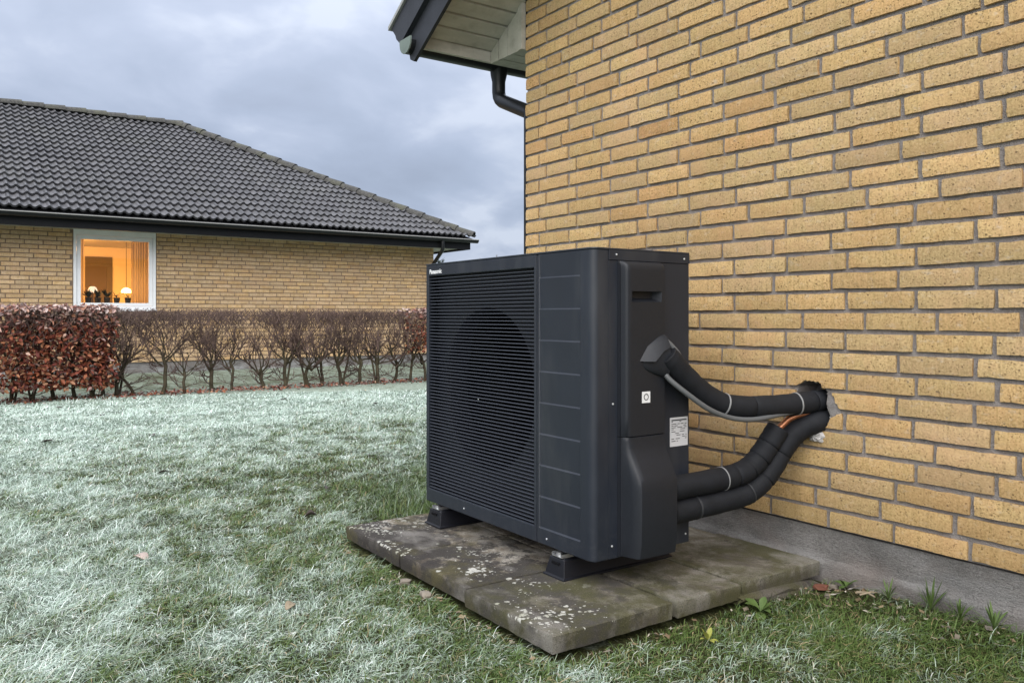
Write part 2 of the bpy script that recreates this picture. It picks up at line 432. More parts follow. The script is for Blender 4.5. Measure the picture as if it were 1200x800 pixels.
def f_curtain(t, b, out):
    P = geo(t).outputs['Position']
    c = t.mix(t.noise(P, 60.0, 2), (0.80, 0.72, 0.62), (0.86, 0.78, 0.68))
    tr = t.n('ShaderNodeBsdfTranslucent', Color=c); S(b, t, Base_Color=c, Roughness=0.9)
    mx = t.n('ShaderNodeMixShader', i0=0.88, i1=b.outputs[0], i2=tr.outputs[0])
    t.t.links.new(mx.outputs[0], out.inputs[0])
material('curtain', f_curtain)
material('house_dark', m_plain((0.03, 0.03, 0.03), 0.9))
material('silhouette_green', m_plain((0.02, 0.028, 0.012), 0.7))
material('pot_clay', m_plain((0.11, 0.085, 0.065), 0.8))
material('sill_pot', m_plain((0.03, 0.027, 0.022), 0.8))
material('bark', m_plain((0.060, 0.050, 0.032), 0.9, 0, 0.2, 0.6, 160.0, 0.5))
material('twig', m_plain((0.105, 0.070, 0.060), 0.8, 0, 0.2, 0, 60.0, 0.35))
material('soil_stone', m_plain((0.20, 0.175, 0.145), 0.95, 0, 0.2, 0.6, 90.0, 0.4))
material('brick_shard', m_plain((0.15, 0.062, 0.042), 0.95, 0, 0.2, 0.6, 120.0, 0.3))
material('far_twig', m_plain((0.19, 0.17, 0.17), 0.9))

def f_soffit(t, b, out):
    P = geo(t).outputs['Position']
    a = t.noise(t.mapv(P, (9, 2.2, 9)), 1.0, 5, 0.6); s = t.noise(P, 160.0, 3, 0.6); m2 = t.noise(P, 11.0, 4, 0.6)
    c = t.mix(t.ramp(a, [(0.3, 0.0), (0.7, 1.0)]), (0.36, 0.345, 0.295), (0.50, 0.48, 0.415))
    c = t.mix(t.m('MULTIPLY', t.ramp(m2, [(0.5, 0.0), (0.75, 1.0)]), 0.45), c, (0.17, 0.165, 0.12))
    c = t.mix(t.m('MULTIPLY', t.ramp(s, [(0.62, 0.0), (0.72, 1.0)]), 0.3), c, (0.11, 0.10, 0.08))
    S(b, t, Base_Color=c, Roughness=0.75, Normal=t.bump(a, 0.3, 0.003))
material('soffit_paint', f_soffit)

def f_tile(t, b, out):
    g = geo(t); P = g.outputs['Position']; oi = t.n('ShaderNodeObjectInfo')
    r = t.m('FRACT', t.m('ADD', t.m('MULTIPLY', oi.outputs['Random'], 7.3), t.m('MULTIPLY', g.outputs['Random Per Island'], 3.1)))
    n = t.noise(P, 30.0, 4, 0.65); big = t.noise(P, 1.4, 4, 0.6)
    c = t.mix(r, (0.042, 0.042, 0.047), (0.082, 0.081, 0.088))
    c = t.mix(t.m('MULTIPLY', t.ramp(n, [(0.45, 0.0), (0.7, 1.0)]), 0.35), c, (0.12, 0.117, 0.115))
    c = t.mix(t.m('MULTIPLY', t.ramp(big, [(0.5, 0.0), (0.75, 1.0)]), 0.35), c, (0.10, 0.10, 0.085))
    S(b, t, Base_Color=c, Roughness=0.48, Normal=t.bump(n, 0.3, 0.006))
    b.inputs['Specular IOR Level'].default_value = 0.5
material('roof_concrete', f_tile)
def f_ridge(t, b, out):
    P = geo(t).outputs['Position']
    n = t.noise(P, 24.0, 4, 0.65); m2 = t.noise(P, 3.0, 4, 0.6)
    c = t.mix(t.ramp(n, [(0.35, 0.0), (0.65, 1.0)]), (0.026, 0.026, 0.025), (0.065, 0.063, 0.057))
    c = t.mix(t.m('MULTIPLY', t.ramp(m2, [(0.5, 0.0), (0.65, 1.0)]), 0.45), c, (0.085, 0.088, 0.050))
    S(b, t, Base_Color=c, Roughness=0.8, Normal=t.bump(n, 0.6, 0.01))
material('ridge_concrete', f_ridge)

def f_glass(t, b, out):
    t.t.nodes.remove(b)
    tr = t.n('ShaderNodeBsdfTransparent', Color=(0.97, 0.98, 0.97))
    gl = t.n('ShaderNodeBsdfGlossy', Color=(1, 1, 1), Roughness=0.02)
    fr = t.n('ShaderNodeFresnel', IOR=1.5)
    mx = t.n('ShaderNodeMixShader', i0=fr.outputs[0], i1=tr.outputs[0], i2=gl.outputs[0])
    t.t.links.new(mx.outputs[0], out.inputs[0])
material('window_glass', f_glass)
def m_emit(col, s):
    def fn(t, b, out):
        S(b, t, Base_Color=col, Emission_Color=col, Emission_Strength=s)
    return fn
material('lamp_glow', m_emit((1.0, 0.72, 0.36), 2.6))
material('lamp_pale', m_emit((1.0, 0.86, 0.66), 0.45))

def f_grass(t, b, out):
    fr = t.n('ShaderNodeAttribute', p_attribute_name='frost').outputs['Fac']
    rn = t.n('ShaderNodeAttribute', p_attribute_name='tone').outputs['Fac']
    green = t.ramp(rn, [(0.0, (0.032, 0.062, 0.012)), (0.35, (0.060, 0.105, 0.022)), (0.7, (0.092, 0.142, 0.034)), (0.9, (0.13, 0.145, 0.055)), (0.96, (0.27, 0.215, 0.11)), (1.0, (0.33, 0.27, 0.16))])
    ice = t.ramp(rn, [(0.0, (0.22, 0.31, 0.25)), (0.4, (0.40, 0.50, 0.43)), (0.8, (0.56, 0.65, 0.60)), (1.0, (0.78, 0.84, 0.82))])
    col = t.mix(t.ramp(fr, [(0.12, 0.0), (0.5, 0.45), (0.95, 1.0)]), green, ice)
    S(b, t, Base_Color=col, Roughness=0.6)
    b.inputs['Specular IOR Level'].default_value = 0.3
material('grass_blade', f_grass)
def f_ground(t, b, out):
    P = geo(t).outputs['Position']
    fr = t.n('ShaderNodeAttribute', p_attribute_name='frost').outputs['Fac']
    n = t.noise(P, 90.0, 4, 0.7); n2 = t.noise(P, 14.0, 4, 0.65)
    soil = t.mix(t.ramp(n, [(0.35, 0.0), (0.65, 1.0)]), (0.022, 0.024, 0.010), (0.065, 0.070, 0.028))
    ice = t.mix(t.ramp(n, [(0.35, 0.0), (0.65, 1.0)]), (0.12, 0.16, 0.11), (0.52, 0.60, 0.53))
    f = t.m('ADD', fr, t.m('MULTIPLY', t.m('SUBTRACT', n2, 0.5), 1.1))
    col = t.mix(t.ramp(f, [(0.3, 0.0), (0.95, 0.8)]), soil, ice)
    S(b, t, Base_Color=col, Roughness=0.95, Normal=t.bump(t.m('ADD', n, n2), 0.8, 0.02))
    b.inputs['Specular IOR Level'].default_value = 0.1
material('lawn_ground', f_ground)
def f_leaf(t, b, out):
    g = geo(t); r = g.outputs['Random Per Island']
    fr = t.n('ShaderNodeAttribute', p_attribute_name='frost').outputs['Fac']
    c = t.ramp(r, [(0.0, (0.055, 0.012, 0.010)), (0.35, (0.15, 0.032, 0.020)), (0.65, (0.235, 0.065, 0.030)), (0.85, (0.30, 0.12, 0.055)), (1.0, (0.44, 0.26, 0.16))])
    c = t.mix(fr, c, (0.62, 0.52, 0.49))
    S(b, t, Base_Color=c, Roughness=0.6)
    b.inputs['Specular IOR Level'].default_value = 0.35
material('beech_leaf', f_leaf)
def m_leaf(c0, c1):
    def fn(t, b, out):
        P = geo(t).outputs['Position']
        n = t.noise(P, 80.0, 3, 0.6)
        S(b, t, Base_Color=t.mix(n, c0, c1), Roughness=0.7)
    return fn
def f_scrap(t, b, out):
    g = geo(t); r = g.outputs['Random Per Island']
    fr = t.n('ShaderNodeAttribute', p_attribute_name='frost').outputs['Fac']
    c = t.ramp(r, [(0.0, (0.04, 0.028, 0.018)), (0.5, (0.13, 0.09, 0.05)), (1.0, (0.30, 0.23, 0.14))])
    S(b, t, Base_Color=t.mix(fr, c, (0.6, 0.58, 0.53)), Roughness=0.8)
material('litter_scrap', f_scrap)
material('leaf_dark', m_leaf((0.02, 0.016, 0.013), (0.055, 0.04, 0.03)))
material('leaf_pale', m_leaf((0.30, 0.22, 0.18), (0.55, 0.46, 0.42)))
material('leaf_tan', m_leaf((0.16, 0.12, 0.07), (0.30, 0.25, 0.18)))
material('weed_green', m_leaf((0.035, 0.07, 0.012), (0.09, 0.14, 0.03)))
material('weed_yellow', m_leaf((0.16, 0.19, 0.03), (0.34, 0.33, 0.07)))
material('needle_green', m_leaf((0.02, 0.035, 0.02), (0.04, 0.06, 0.03)))

# ------------------------------------------------------------------ projection used only to rank pieces by how large they show
RIGHT = Vector((FWD.y, -FWD.x, 0.0))
def seen(p):
    v = Vector(p) - EYE
    z = v.dot(FWD)
    if z < 0.1: return None
    return 600 + 957 * v.dot(RIGHT) / z, 370 - 957 * v.z / z, z

# ------------------------------------------------------------------ ground
def axis(lo, hi, fine0, fine1, step, far):
    a = list(np.arange(fine0, fine1 + 1e-6, step))
    d = step; x = fine0; L = []
    while x > lo:
        d *= 1.35; x -= d; L.append(x)
    d = step; x = fine1; Rr = []
    while x < hi:
        d *= 1.35; x += d; Rr.append(x)
    return np.array(L[::-1] + a + Rr)
gx = axis(-700, 500, -7.5, 4.0, 0.05, 1); gy = axis(-500, 700, -4.5, 3.0, 0.05, 1)
GX, GY = np.meshgrid(gx, gy, indexing='ij')
GZ = ground_h(GX, GY)
nx, ny = GX.shape
verts = np.stack([GX, GY, GZ], -1).reshape(-1, 3)
ii, jj = np.meshgrid(np.arange(nx - 1), np.arange(ny - 1), indexing='ij')
q = (ii * ny + jj)
faces = np.stack([q, q + ny, q + ny + 1, q + 1], -1).reshape(-1, 4)
def big_mesh(name, verts, loops, starts, attrs=None):
    me = bpy.data.meshes.new(name)
    me.vertices.add(len(verts)); me.vertices.foreach_set('co', np.ascontiguousarray(verts, np.float32).ravel())
    me.loops.add(len(loops)); me.loops.foreach_set('vertex_index', loops.astype(np.int32))
    me.polygons.add(len(starts)); me.polygons.foreach_set('loop_start', starts.astype(np.int32))
    me.update(calc_edges=True)
    for k, a in (attrs or {}).items():
        at = me.attributes.new(k, 'FLOAT', 'POINT'); at.data.foreach_set('value', a.astype(np.float32))
    return me
gm = big_mesh('ground', verts, faces.ravel(), np.arange(len(faces)) * 4, {'frost': np.clip(frost_map(GX, GY), 0, 1.2).ravel()})
gm.polygons.foreach_set('use_smooth', [True] * len(gm.polygons))
tag(put('ground', gm, 'lawn_ground'), 'flat lawn soil with frosted thatch under the grass', kind='structure')

# ------------------------------------------------------------------ near house
house = tag(empty('brick_house', (0, 0, 0)), 'yellow brick house gable wall with drilled pipe hole behind the heat pump', 'house')
BM, BH, JT = 0.240, 0.0547, 0.012
COURSE = 0.0667
Z0 = 0.192
HOLE = [(1.625, .668), (1.660, .686), (1.705, .684), (1.740, .652), (1.734, .612), (1.75, .572), (1.735, .535), (1.705, .525), (1.67, .53), (1.63, .545), (1.61, .59), (1.615, .63)]
CUT0 = [(1.622, .671), (1.640, .676), (1.660, .689), (1.684, .685), (1.708, .687), (1.744, .655), (1.768, .640), (1.772, .618), (1.79, .600), (1.788, .583), (1.765, .571), (1.752, .560), (1.737, .533), (1.705, .523), (1.67, .528), (1.63, .543), (1.608, .59), (1.612, .63)]
_r = random.Random(31); CUT = []
for (ax, az), (bx0, bz0) in zip(CUT0, CUT0[1:] + CUT0[:1]):      # jagged break
    CUT.append((ax, az))
    m_ = max(1, int(math.hypot(bx0 - ax, bz0 - az) / .008))
    for k_ in range(1, m_):
        CUT.append((ax + (bx0 - ax) * k_ / m_ + _r.uniform(-.0035, .0035), az + (bz0 - az) * k_ / m_ + _r.uniform(-.0035, .0035)))
PITCH = 0.577
def soffit_z(x): return 2.514 + PITCH * x
# mortar core, with the opening for the pipes
outer = [(0.006, Z0 + 0.002), (5.2, Z0 + 0.002), (5.2, soffit_z(5.2) - .01), (0.006, soffit_z(0) - .005)]
ym = 0.0105
core = MB()
pts = [Vector((x, ym, z)) for x, z in outer]; hp = [Vector((x, ym, z)) for x, z in HOLE]
tri = tessellate_polygon([pts, hp])
allp = pts + hp
core.add(allp, [tuple(t_) for t_ in tri])
no = len(outer)
core.add([(x, ym, z) for x, z in outer] + [(x, 7.0, z) for x, z in outer], [(i, i + no, (i + 1) % no + no, (i + 1) % no) for i in range(no)] + [tuple(range(no, 2 * no))])
wall = put('wall', core, 'mortar', house, fix=False)
cav = MB(); nh = len(HOLE)
cav.add([(x, ym, z) for x, z in HOLE] + [(1.68 + (x - 1.68) * .9, 0.11, .6 + (z - .6) * .9) for x, z in HOLE], [(i, (i + 1) % nh, (i + 1) % nh + nh, i + nh) for i in range(nh)] + [tuple(range(nh, 2 * nh))])
put('hole_lining', cav, 'mortar', house)

def brick_mesh(L, H, seed, depth=0.03):
    rs = random.Random(seed); nx_, nz_ = max(3, int(L / 0.028)), 3
    mb = MB(); vs = []; idx = {}
    worn = rs.random()
    for i in range(nx_ + 1):
        for j in range(nz_ + 1):
            x = (i / nx_ - .5) * L; z = (j / nz_ - .5) * H; y = rs.uniform(-.0008, .0008)
            if i in (0, nx_): x -= math.copysign(rs.uniform(0, .0032), x); y += rs.uniform(.0008, .0022)
            if j in (0, nz_): z -= math.copysign(rs.uniform(0, .0020) * (1 if rs.random() > .12 else 2.4 * worn + .6), z); y += rs.uniform(.0008, .0022)
            idx[i, j] = len(vs); vs.append((x, y, z))
    fs = [(idx[i, j], idx[i + 1, j], idx[i + 1, j + 1], idx[i, j + 1]) for i in range(nx_) for j in range(nz_)]
    ring = [(i, 0) for i in range(nx_)] + [(nx_, j) for j in range(nz_)] + [(i, nz_) for i in range(nx_, 0, -1)] + [(0, j) for j in range(nz_, 0, -1)]
    o = len(vs)
    for k in ring:
        x, y, z = vs[idx[k]]; vs.append((x, depth, z))
    m_ = len(ring)
    fs += [(idx[ring[k]], o + k, o + (k + 1) % m_, idx[ring[(k + 1) % m_]]) for k in range(m_)]
    fs.append(tuple(o + k for k in range(m_)))
    return mb.add(vs, fs)
_bm = {}
def brick_variant(L):
    key = round(L / 0.003); v = random.randrange(5)
    if (key, v) not in _bm:
        me = brick_mesh(L, BH, key * 31 + v).mesh('brick'); fix_normals(me)
        me.polygons.foreach_set('use_smooth', [True] * len(me.polygons)); me.set_sharp_from_angle(angle=math.radians(50))
        me.materials.append(MATS['brick_yellow']); _bm[key, v] = me
    return _bm[key, v]

RJ = {-9: 2.073, -8: 2.243, -7: 2.189, -6: 2.235, -5: 2.068, -4: 2.24, -3: 2.065, -2: 2.235, -1: 2.06, 0: 2.121, 1: 2.044, 2: 2.224, 3: 2.049, 4: 2.226, 5: 2.047, 6: 2.112, 7: 2.043, 8: 2.225, 9: 2.049, 10: 2.22, 11: 2.038, 12: 2.107, 13: 2.047, 14: 2.216, 15: 2.164, 16: 2.209}
EARLY = {-13: 1, -7: 1, -10: 2}          # a header brick after this many bricks
near_bricks = []
for n in range(16, -36, -1):
    zc_ = Z0 + (16 - n) * COURSE + 0.006 + BH / 2
    joints = [0.0]
    x = 0.114 if n % 2 == 0 else 0.174
    joints.append(x)
    target = RJ.get(n)
    ins = EARLY.get(n)
    if target:
        d = (target - x) % 0.24
        if .04 < d < .15:
            if ins is None: ins = {0: 4, 6: 5, 12: 4, 15: 3}.get(n, 4)
            cnt = round((target - x - .118) / .237); step = (target - x - .118) / cnt
        else:
            ins = None; cnt = round((target - x) / .237); step = (target - x) / cnt
    else:
        step = 0.2362
        if ins is None and random.random() < .15: ins = random.randrange(4, 8)
    k = 1
    while x < 4.6:
        if ins == k: x += .118; ins = None
        elif n == -7 and abs(x - 2.189) < .02: x += .118
        else: x += step
        joints.append(x); k += 1
    top = zc_ + BH / 2
    for a, b in zip(joints[:-1], joints[1:]):
        lo = a + (JT / 2 if a > 0 else 0.0); hi = b - JT / 2
        if top - BH > soffit_z(hi) + .02 or zc_ > 3.35: continue
        near_bricks.append([(lo + hi) / 2, zc_, hi - lo])
def near_rank(bk):
    s = seen((bk[0], 0, bk[1]))
    if s is None or not (-40 < s[0] < 1240 and -12 < s[1] < 800): return 1e9
    if 505 < s[0] < 800 and s[1] > 305: return 5e8
    return s[2] / bk[2] ** .5
near_bricks.sort(key=near_rank)
cx0 = min(p[0] for p in CUT); cx1 = max(p[0] for p in CUT); cz0 = min(p[1] for p in CUT); cz1 = max(p[1] for p in CUT)
rest = MB()
single = 0
cut_me = MB().prism(CUT, 'y', -.05, .06).mesh('cutter'); fix_normals(cut_me)
cut_ob = bpy.data.objects.new('cutter', cut_me); COL.objects.link(cut_ob)
broken = []
for bx_, bz_, L in near_bricks:
    jx, jz, jy = random.uniform(-.0015, .0015), random.uniform(-.0012, .0012), random.uniform(-.0022, .0018)
    rot = random.uniform(-.006, .006)
    hit = bx_ + L / 2 > cx0 - .002 and bx_ - L / 2 < cx1 + .002 and bz_ + BH / 2 > cz0 - .002 and bz_ - BH / 2 < cz1 + .002
    if hit or single < 296:
        me = brick_variant(L)
        if hit: me = me.copy()
        o = put('brick', me, None, wall)
        o.location = (bx_ + jx, jy, bz_ + jz); o.rotation_euler = (random.uniform(-.006, .006), rot, random.uniform(-.008, .008)); o.scale = (L / (round(L / .003) * .003), 1, 1)
        single += 1
        if hit: broken.append(o)
    else:
        me = brick_mesh(L, BH, random.randrange(10 ** 6))
        c, s_ = math.cos(rot), math.sin(rot)
        rest.add([(bx_ + jx + x * c + z * s_, y + jy, bz_ + jz - x * s_ + z * c) for x, y, z in me.v], me.f)
bpy.context.view_layer.update()
for o in broken:
    md = o.modifiers.new('cut', 'BOOLEAN'); md.operation = 'DIFFERENCE'; md.object = cut_ob; md.solver = 'EXACT'
dg = bpy.context.evaluated_depsgraph_get()
for o in broken:
    me = bpy.data.meshes.new_from_object(o.evaluated_get(dg))
    o.modifiers.clear(); o.data = me
    if len(me.polygons) == 0:
        bpy.data.objects.remove(o); continue
    bm = bmesh.new(); bm.from_mesh(me); bm.verts.ensure_lookup_table()
    left = set(bm.verts); isl = []
    while left:                                   # a brick cut in two becomes two pieces
        st = [left.pop()]; grp = set(st)
        while st:
            for e in st.pop().link_edges:
                for v in e.verts:
                    if v in left: left.discard(v); grp.add(v); st.append(v)
        isl.append({v.index for v in grp})
    bm.free()
    if len(isl) > 1:
        for k_, keep in enumerate(isl):
            bm = bmesh.new(); bm.from_mesh(me); bm.verts.ensure_lookup_table()
            bmesh.ops.delete(bm, geom=[v for v in bm.verts if v.index not in keep], context='VERTS')
            m2 = bpy.data.meshes.new('brick'); bm.to_mesh(m2); bm.free()
            m2.materials.clear(); m2.materials.append(MATS['brick_yellow'])
            if k_ == 0: o.data = m2
            else:
                o2 = put('brick', m2, None, wall); o2.matrix_local = o.matrix_local.copy()
bpy.data.objects.remove(cut_ob)
tag(put('brickwork', rest, 'brick_yellow', wall, smooth=50, fix=True), kind='stuff')

# rough patches round the hole
def blob(name, cx, cz, rx, rz, thick, mat, parent, seed, y0=0.004, n=22, poly=None):
    rs = random.Random(seed); mb = MB(); rings = [(1.0, 0.0), (.82, .75), (.45, 1.0)]
    vs = []
    rad = [rs.uniform(.72, 1.15) for _ in range(n)]
    for k, (sc, h) in enumerate(rings):
        for i in range(n):
            a = 2 * math.pi * i / n
            if poly: bx__, bz__ = poly[i % len(poly)]; px_, pz_ = cx + (bx__ - cx) * sc, cz + (bz__ - cz) * sc
            else: px_, pz_ = cx + rx * rad[i] * sc * math.cos(a), cz + rz * rad[i] * sc * math.sin(a)
            vs.append((px_, y0 - thick * h * rs.uniform(.55, 1.25), pz_))
    vs.append((cx, y0 - thick, cz))
    fs = []
    for k in range(len(rings) - 1):
        for i in range(n): fs.append((k * n + i, k * n + (i + 1) % n, (k + 1) * n + (i + 1) % n, (k + 1) * n + i))
    b0 = (len(rings) - 1) * n
    fs += [(b0 + i, b0 + (i + 1) % n, len(vs) - 1) for i in range(n)]
    return put(name, mb.add(vs, fs), mat, parent, smooth=60, fix=True)
patch = [(1.742, .640), (1.768, .637), (1.772, .618), (1.79, .600), (1.787, .583), (1.765, .571), (1.751, .566), (1.737, .60), (1.741, .625)]
blob('mortar_patch', 1.757, .604, 0, 0, .0025, 'mortar_grey', wall, 3, .0095, len(patch), patch)
for k_, (bx__, bz__, br_, mt_) in enumerate([(1.690, .683, .010, 'mortar_grey'), (1.722, .668, .013, 'brick_yellow'), (1.742, .646, .010, 'mortar_grey'), (1.752, .566, .010, 'mortar_pale'), (1.741, .545, .013, 'brick_yellow'), (1.722, .529, .011, 'mortar_grey')]):
    blob('broken_edge', bx__, bz__, br_, br_ * .7, .010, mt_, wall, 40 + k_, .020, 12)
blob('mortar_lump', 1.70, .497, .034, .022, .016, 'mortar_pale', wall, 5, .002)
blob('mortar_lump', 1.675, .512, .020, .014, .012, 'mortar_pale', wall, 9, .002)

# plinth with a rough lower ledge
pl = MB(); nxp = 110; rows_ = [-.12, .02, .052, .062, .075, .11, .15, .188]
rsl = random.Random(4); vs = []
for i in range(nxp + 1):
    x = -0.0 + 5.2 * i / nxp
    for j, z in enumerate(rows_):
        led = 0.05 + .030 * float(fbm(np.array(x * 1.6), np.array(0.3), 40)) + .006 * float(vnoise(np.array(x * 14.), np.array(2.), 3))
        y = 0.012 + .003 * (float(fbm(np.array(x * 7), np.array(z * 30), 41)) - .5)
        zz = z
        if 2 <= j <= 4: zz = led + (j - 2) * .010
        if j <= 2: y -= .016
        if j == 3: y -= .012
        vs.append((x, y, zz))
nr = len(rows_)
fs = [(i * nr + j, (i + 1) * nr + j, (i + 1) * nr + j + 1, i * nr + j + 1) for i in range(nxp) for j in range(nr - 1)]
o0 = len(vs)
pl.add(vs, fs)
pl.add([(0, .012, .188), (5.2, .012, .188), (5.2, .2, .188), (0, .2, .188), (0, -.004, -.12), (0, 7, -.12), (0, 7, .188), (0, .012, .188)], [(0, 1, 2, 3), (4, 7, 6, 5)])
put('plinth', pl, 'plinth_render', house, smooth=50)

# verge soffit boards (run out from the wall), boxed-in eave end, eave soffit
roof = put('roof', MB().prism([(-.46, soffit_z(-.46) + .14), (5.4, soffit_z(5.4) + .14), (5.4, soffit_z(5.4) + .26), (-.50, soffit_z(-.5) + .24)], 'y', -.44, 7.0), 'roof_concrete', house, fix=True)
bw = 0.0905
xb = -0.302
k = 0
while xb < 4.9:
    x2 = xb + bw * .866
    mb = MB(); g = .0062
    a, b = xb + g, x2 - g
    mb.prism([(a, soffit_z(a)), (b, soffit_z(b)), (b, soffit_z(b) + .02), (a, soffit_z(a) + .02)], 'y', -.432, -.001)
    put('soffit_board', mb, 'soffit_paint', roof, fix=True)
    xb = x2; k += 1
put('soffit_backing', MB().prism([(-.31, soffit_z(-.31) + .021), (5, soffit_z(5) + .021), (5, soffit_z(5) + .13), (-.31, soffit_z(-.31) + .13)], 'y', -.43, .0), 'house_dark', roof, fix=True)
xs = [-.305, -.227, -.140, -.040, -.001]
for a, b in zip(xs[:-1], xs[1:]):
    g = .0025
    put('eave_end_board', MB().prism([(a + g, 2.276), (b - g, 2.276), (b - g, soffit_z(b) - .001), (a + g, soffit_z(a) - .001)], 'y', -.012 if b < -.02 else -.020, .006), 'soffit_paint', roof, fix=True)
for a, b in [(-.305, -.208), (-.20, -.108), (-.10, -.003)]:
    put('eave_soffit_board', MB().box((a, .007, 2.276), (b, 7.0, 2.292)), 'soffit_paint', roof)
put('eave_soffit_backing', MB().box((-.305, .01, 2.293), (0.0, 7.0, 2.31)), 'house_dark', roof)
# side fascia of the eave, inside the verge (the lowest pale board) and outside behind the gutter
put('fascia_board', MB().box((-.328, -.43, 2.284), (-.306, 7.0, 2.36)), 'soffit_paint', roof)
# barge boards
zt = lambda x: 2.767 + PITCH * x
zm = lambda x: 2.599 + PITCH * x
zl = lambda x: 2.434 + PITCH * x
put('bargeboard', MB().prism([(-.560, zt(-.560)), (5.4, zt(5.4)), (5.4, zm(5.4)), (-.456, zm(-.456)), (-.500, zm(-.456) + .035), (-.515, zm(-.456) + .062)], 'y', -.480, -.452), 'board_dark', roof, fix=True)
put('bargeboard', MB().prism([(-.437, zl(-.437) + .182), (5.4, zl(5.4) + .182), (5.4, zl(5.4)), (-.361, zl(-.361)), (-.398, zl(-.398) + .04)], 'y', -.4515, -.4335), 'board_dark', roof, fix=True)
put('verge_capping', MB().prism([(-.575, zt(-.575) + .002), (5.4, zt(5.4) + .002), (5.4, zt(5.4) + .022), (-.575, zt(-.575) + .022)], 'y', -.492, -.43), 'zinc_edge', roof, fix=True)
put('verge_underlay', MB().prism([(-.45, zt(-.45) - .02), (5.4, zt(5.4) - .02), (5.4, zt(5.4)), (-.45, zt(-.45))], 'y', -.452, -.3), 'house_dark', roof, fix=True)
# gutter: half-round channel with a weathered end cap
def half_pipe(xc, zc__, r, y0, y1, thick=.003, n=14):
    prof = [(xc + r * math.cos(a), zc__ + r * math.sin(a)) for a in [math.pi + math.pi * i / n for i in range(n + 1)]]
    inn = [(xc + (r - thick) * math.cos(a), zc__ + (r - thick) * math.sin(a)) for a in [math.pi + math.pi * i / n for i in range(n + 1)]]
    return MB().prism(prof + inn[::-1], 'y', y0, y1)
gut = put('gutter', half_pipe(-.392, 2.328, .060, -.478, 7.0), 'gutter_black', house, smooth=40, fix=True)
cap_ = MB().prism([(-.392 + .061 * math.cos(a), 2.328 + .061 * math.sin(a)) for a in [math.pi + math.pi * i / 8 for i in range(9)]] + [(-.332, 2.346), (-.453, 2.346)], 'y', -.486, -.4785)
put('gutter_end_cap', cap_, 'gutter_end', gut, fix=True)
dp_ = [(-.392, .10, 2.29), (-.392, .10, 2.252), (-.392, .10, 2.215), (-.392, .10, 2.158), (-.387, .10, 2.134), (-.374, .10, 2.114), (-.352, .098, 2.099), (-.30, .096, 2.076), (-.12, .088, 1.998), (-.088, .087, 1.984), (-.072, .086, 1.98), (-.068, .086, 1.95), (-.068, .086, .05)]
put('downpipe', MB().tube(dp_, [.050, .046] + [.0375] * (len(dp_) - 2), 18), 'gutter_black', house, smooth=50)

# ------------------------------------------------------------------ paving slabs
def slab(ix, iy, dz, tilt, off, label):
    x0, x1 = PX[ix] + .0045 + off[0], PX[ix + 1] - .0045 + off[0]; y0, y1 = PY[iy] + .0045 + off[1], PY[iy + 1] - .0045 + off[1]
    T = .049; rs = random.Random(ix * 7 + iy)
    nx_, ny_ = 16, 14; vs = []; idx = {}
    def nz(x, y): return .0030 * (float(fbm(np.array(x * 9), np.array(y * 9), 55)) - .5)
    levels = [(0.0, 0.0), (.0055, -.0008), (.008, -.0035), (.0082, -T * .5), (.0065, -T)]
    # top grid
    for i in range(nx_ + 1):
        for j in range(ny_ + 1):
            x = x0 + .008 + (x1 - x0 - .016) * i / nx_; y = y0 + .008 + (y1 - y0 - .016) * j / ny_
            idx[i, j] = len(vs); vs.append((x, y, PADTOP + dz + nz(x, y) + tilt[0] * (x - x0) + tilt[1] * (y - y0)))
    fs = [(idx[i, j], idx[i + 1, j], idx[i + 1, j + 1], idx[i, j + 1]) for i in range(nx_) for j in range(ny_)]
    ring = [(i, 0) for i in range(nx_)] + [(nx_, j) for j in range(ny_)] + [(i, ny_) for i in range(nx_, 0, -1)] + [(0, j) for j in range(ny_, 0, -1)]
    prev = [idx[k] for k in ring]; cx_, cy_ = (x0 + x1) / 2, (y0 + y1) / 2
    for out_, dn in levels[1:]:
        cur = []
        for k, (i, j) in enumerate(ring):
            bx__, by__, bz__ = vs[idx[i, j]]
            ox = (-1 if i == 0 else 1 if i == nx_ else 0) * out_; oy = (-1 if j == 0 else 1 if j == ny_ else 0) * out_
            if i in (0, nx_) and j in (0, ny_): ox *= .92; oy *= .92
            jit = rs.uniform(-.0022, .0010)
            cur.append(len(vs)); vs.append((bx__ + ox * (1 + jit * 60), by__ + oy * (1 + jit * 60), bz__ + dn + rs.uniform(-.001, .001)))
        m_ = len(ring)
        fs += [(prev[k], cur[k], cur[(k + 1) % m_], prev[(k + 1) % m_]) for k in range(m_)]
        prev = cur
    fs.append(tuple(reversed(prev)))
    mb = MB().add([(x - cx_, y - cy_, z) for x, y, z in vs], fs)
    o = put('paving_slab', mb, 'slab_concrete', None, smooth=40, fix=True)
    o.location = (cx_, cy_, 0); o.rotation_euler = (0, 0, rs.uniform(-.006, .006))
    tag(o, label, 'paving slab', 'concrete slabs under the heat pump')
slab(0, 0, 0.000, (0, .004), (0, .004), 'lichen-spotted concrete slab at the outer left corner of the pad, nearest the hedge')
slab(1, 0, 0.001, (.004, 0), (0, .002), 'dark stained concrete slab in the middle of the pad front edge, under the grille')
slab(2, 0, 0.002, (.003, .005), (.002, -.012), 'concrete slab at the corner nearest the viewer with yellow moss and white lichen')
slab(0, 1, 0.000, (0, 0), (-.004, 0), 'concrete slab under the left foot of the heat pump')
slab(1, 1, 0.000, (0, .003), (0, 0), 'shaded concrete slab between the two feet under the heat pump')
slab(2, 1, 0.001, (.004, 0), (.003, 0), 'mossy concrete slab at the middle of the pad right-hand edge')
slab(0, 2, -.002, (0, 0), (0, 0), 'concrete slab hidden behind the heat pump at the house corner side')
slab(1, 2, -.003, (0, 0), (0, 0), 'concrete slab behind the heat pump below the lower insulated pipes')
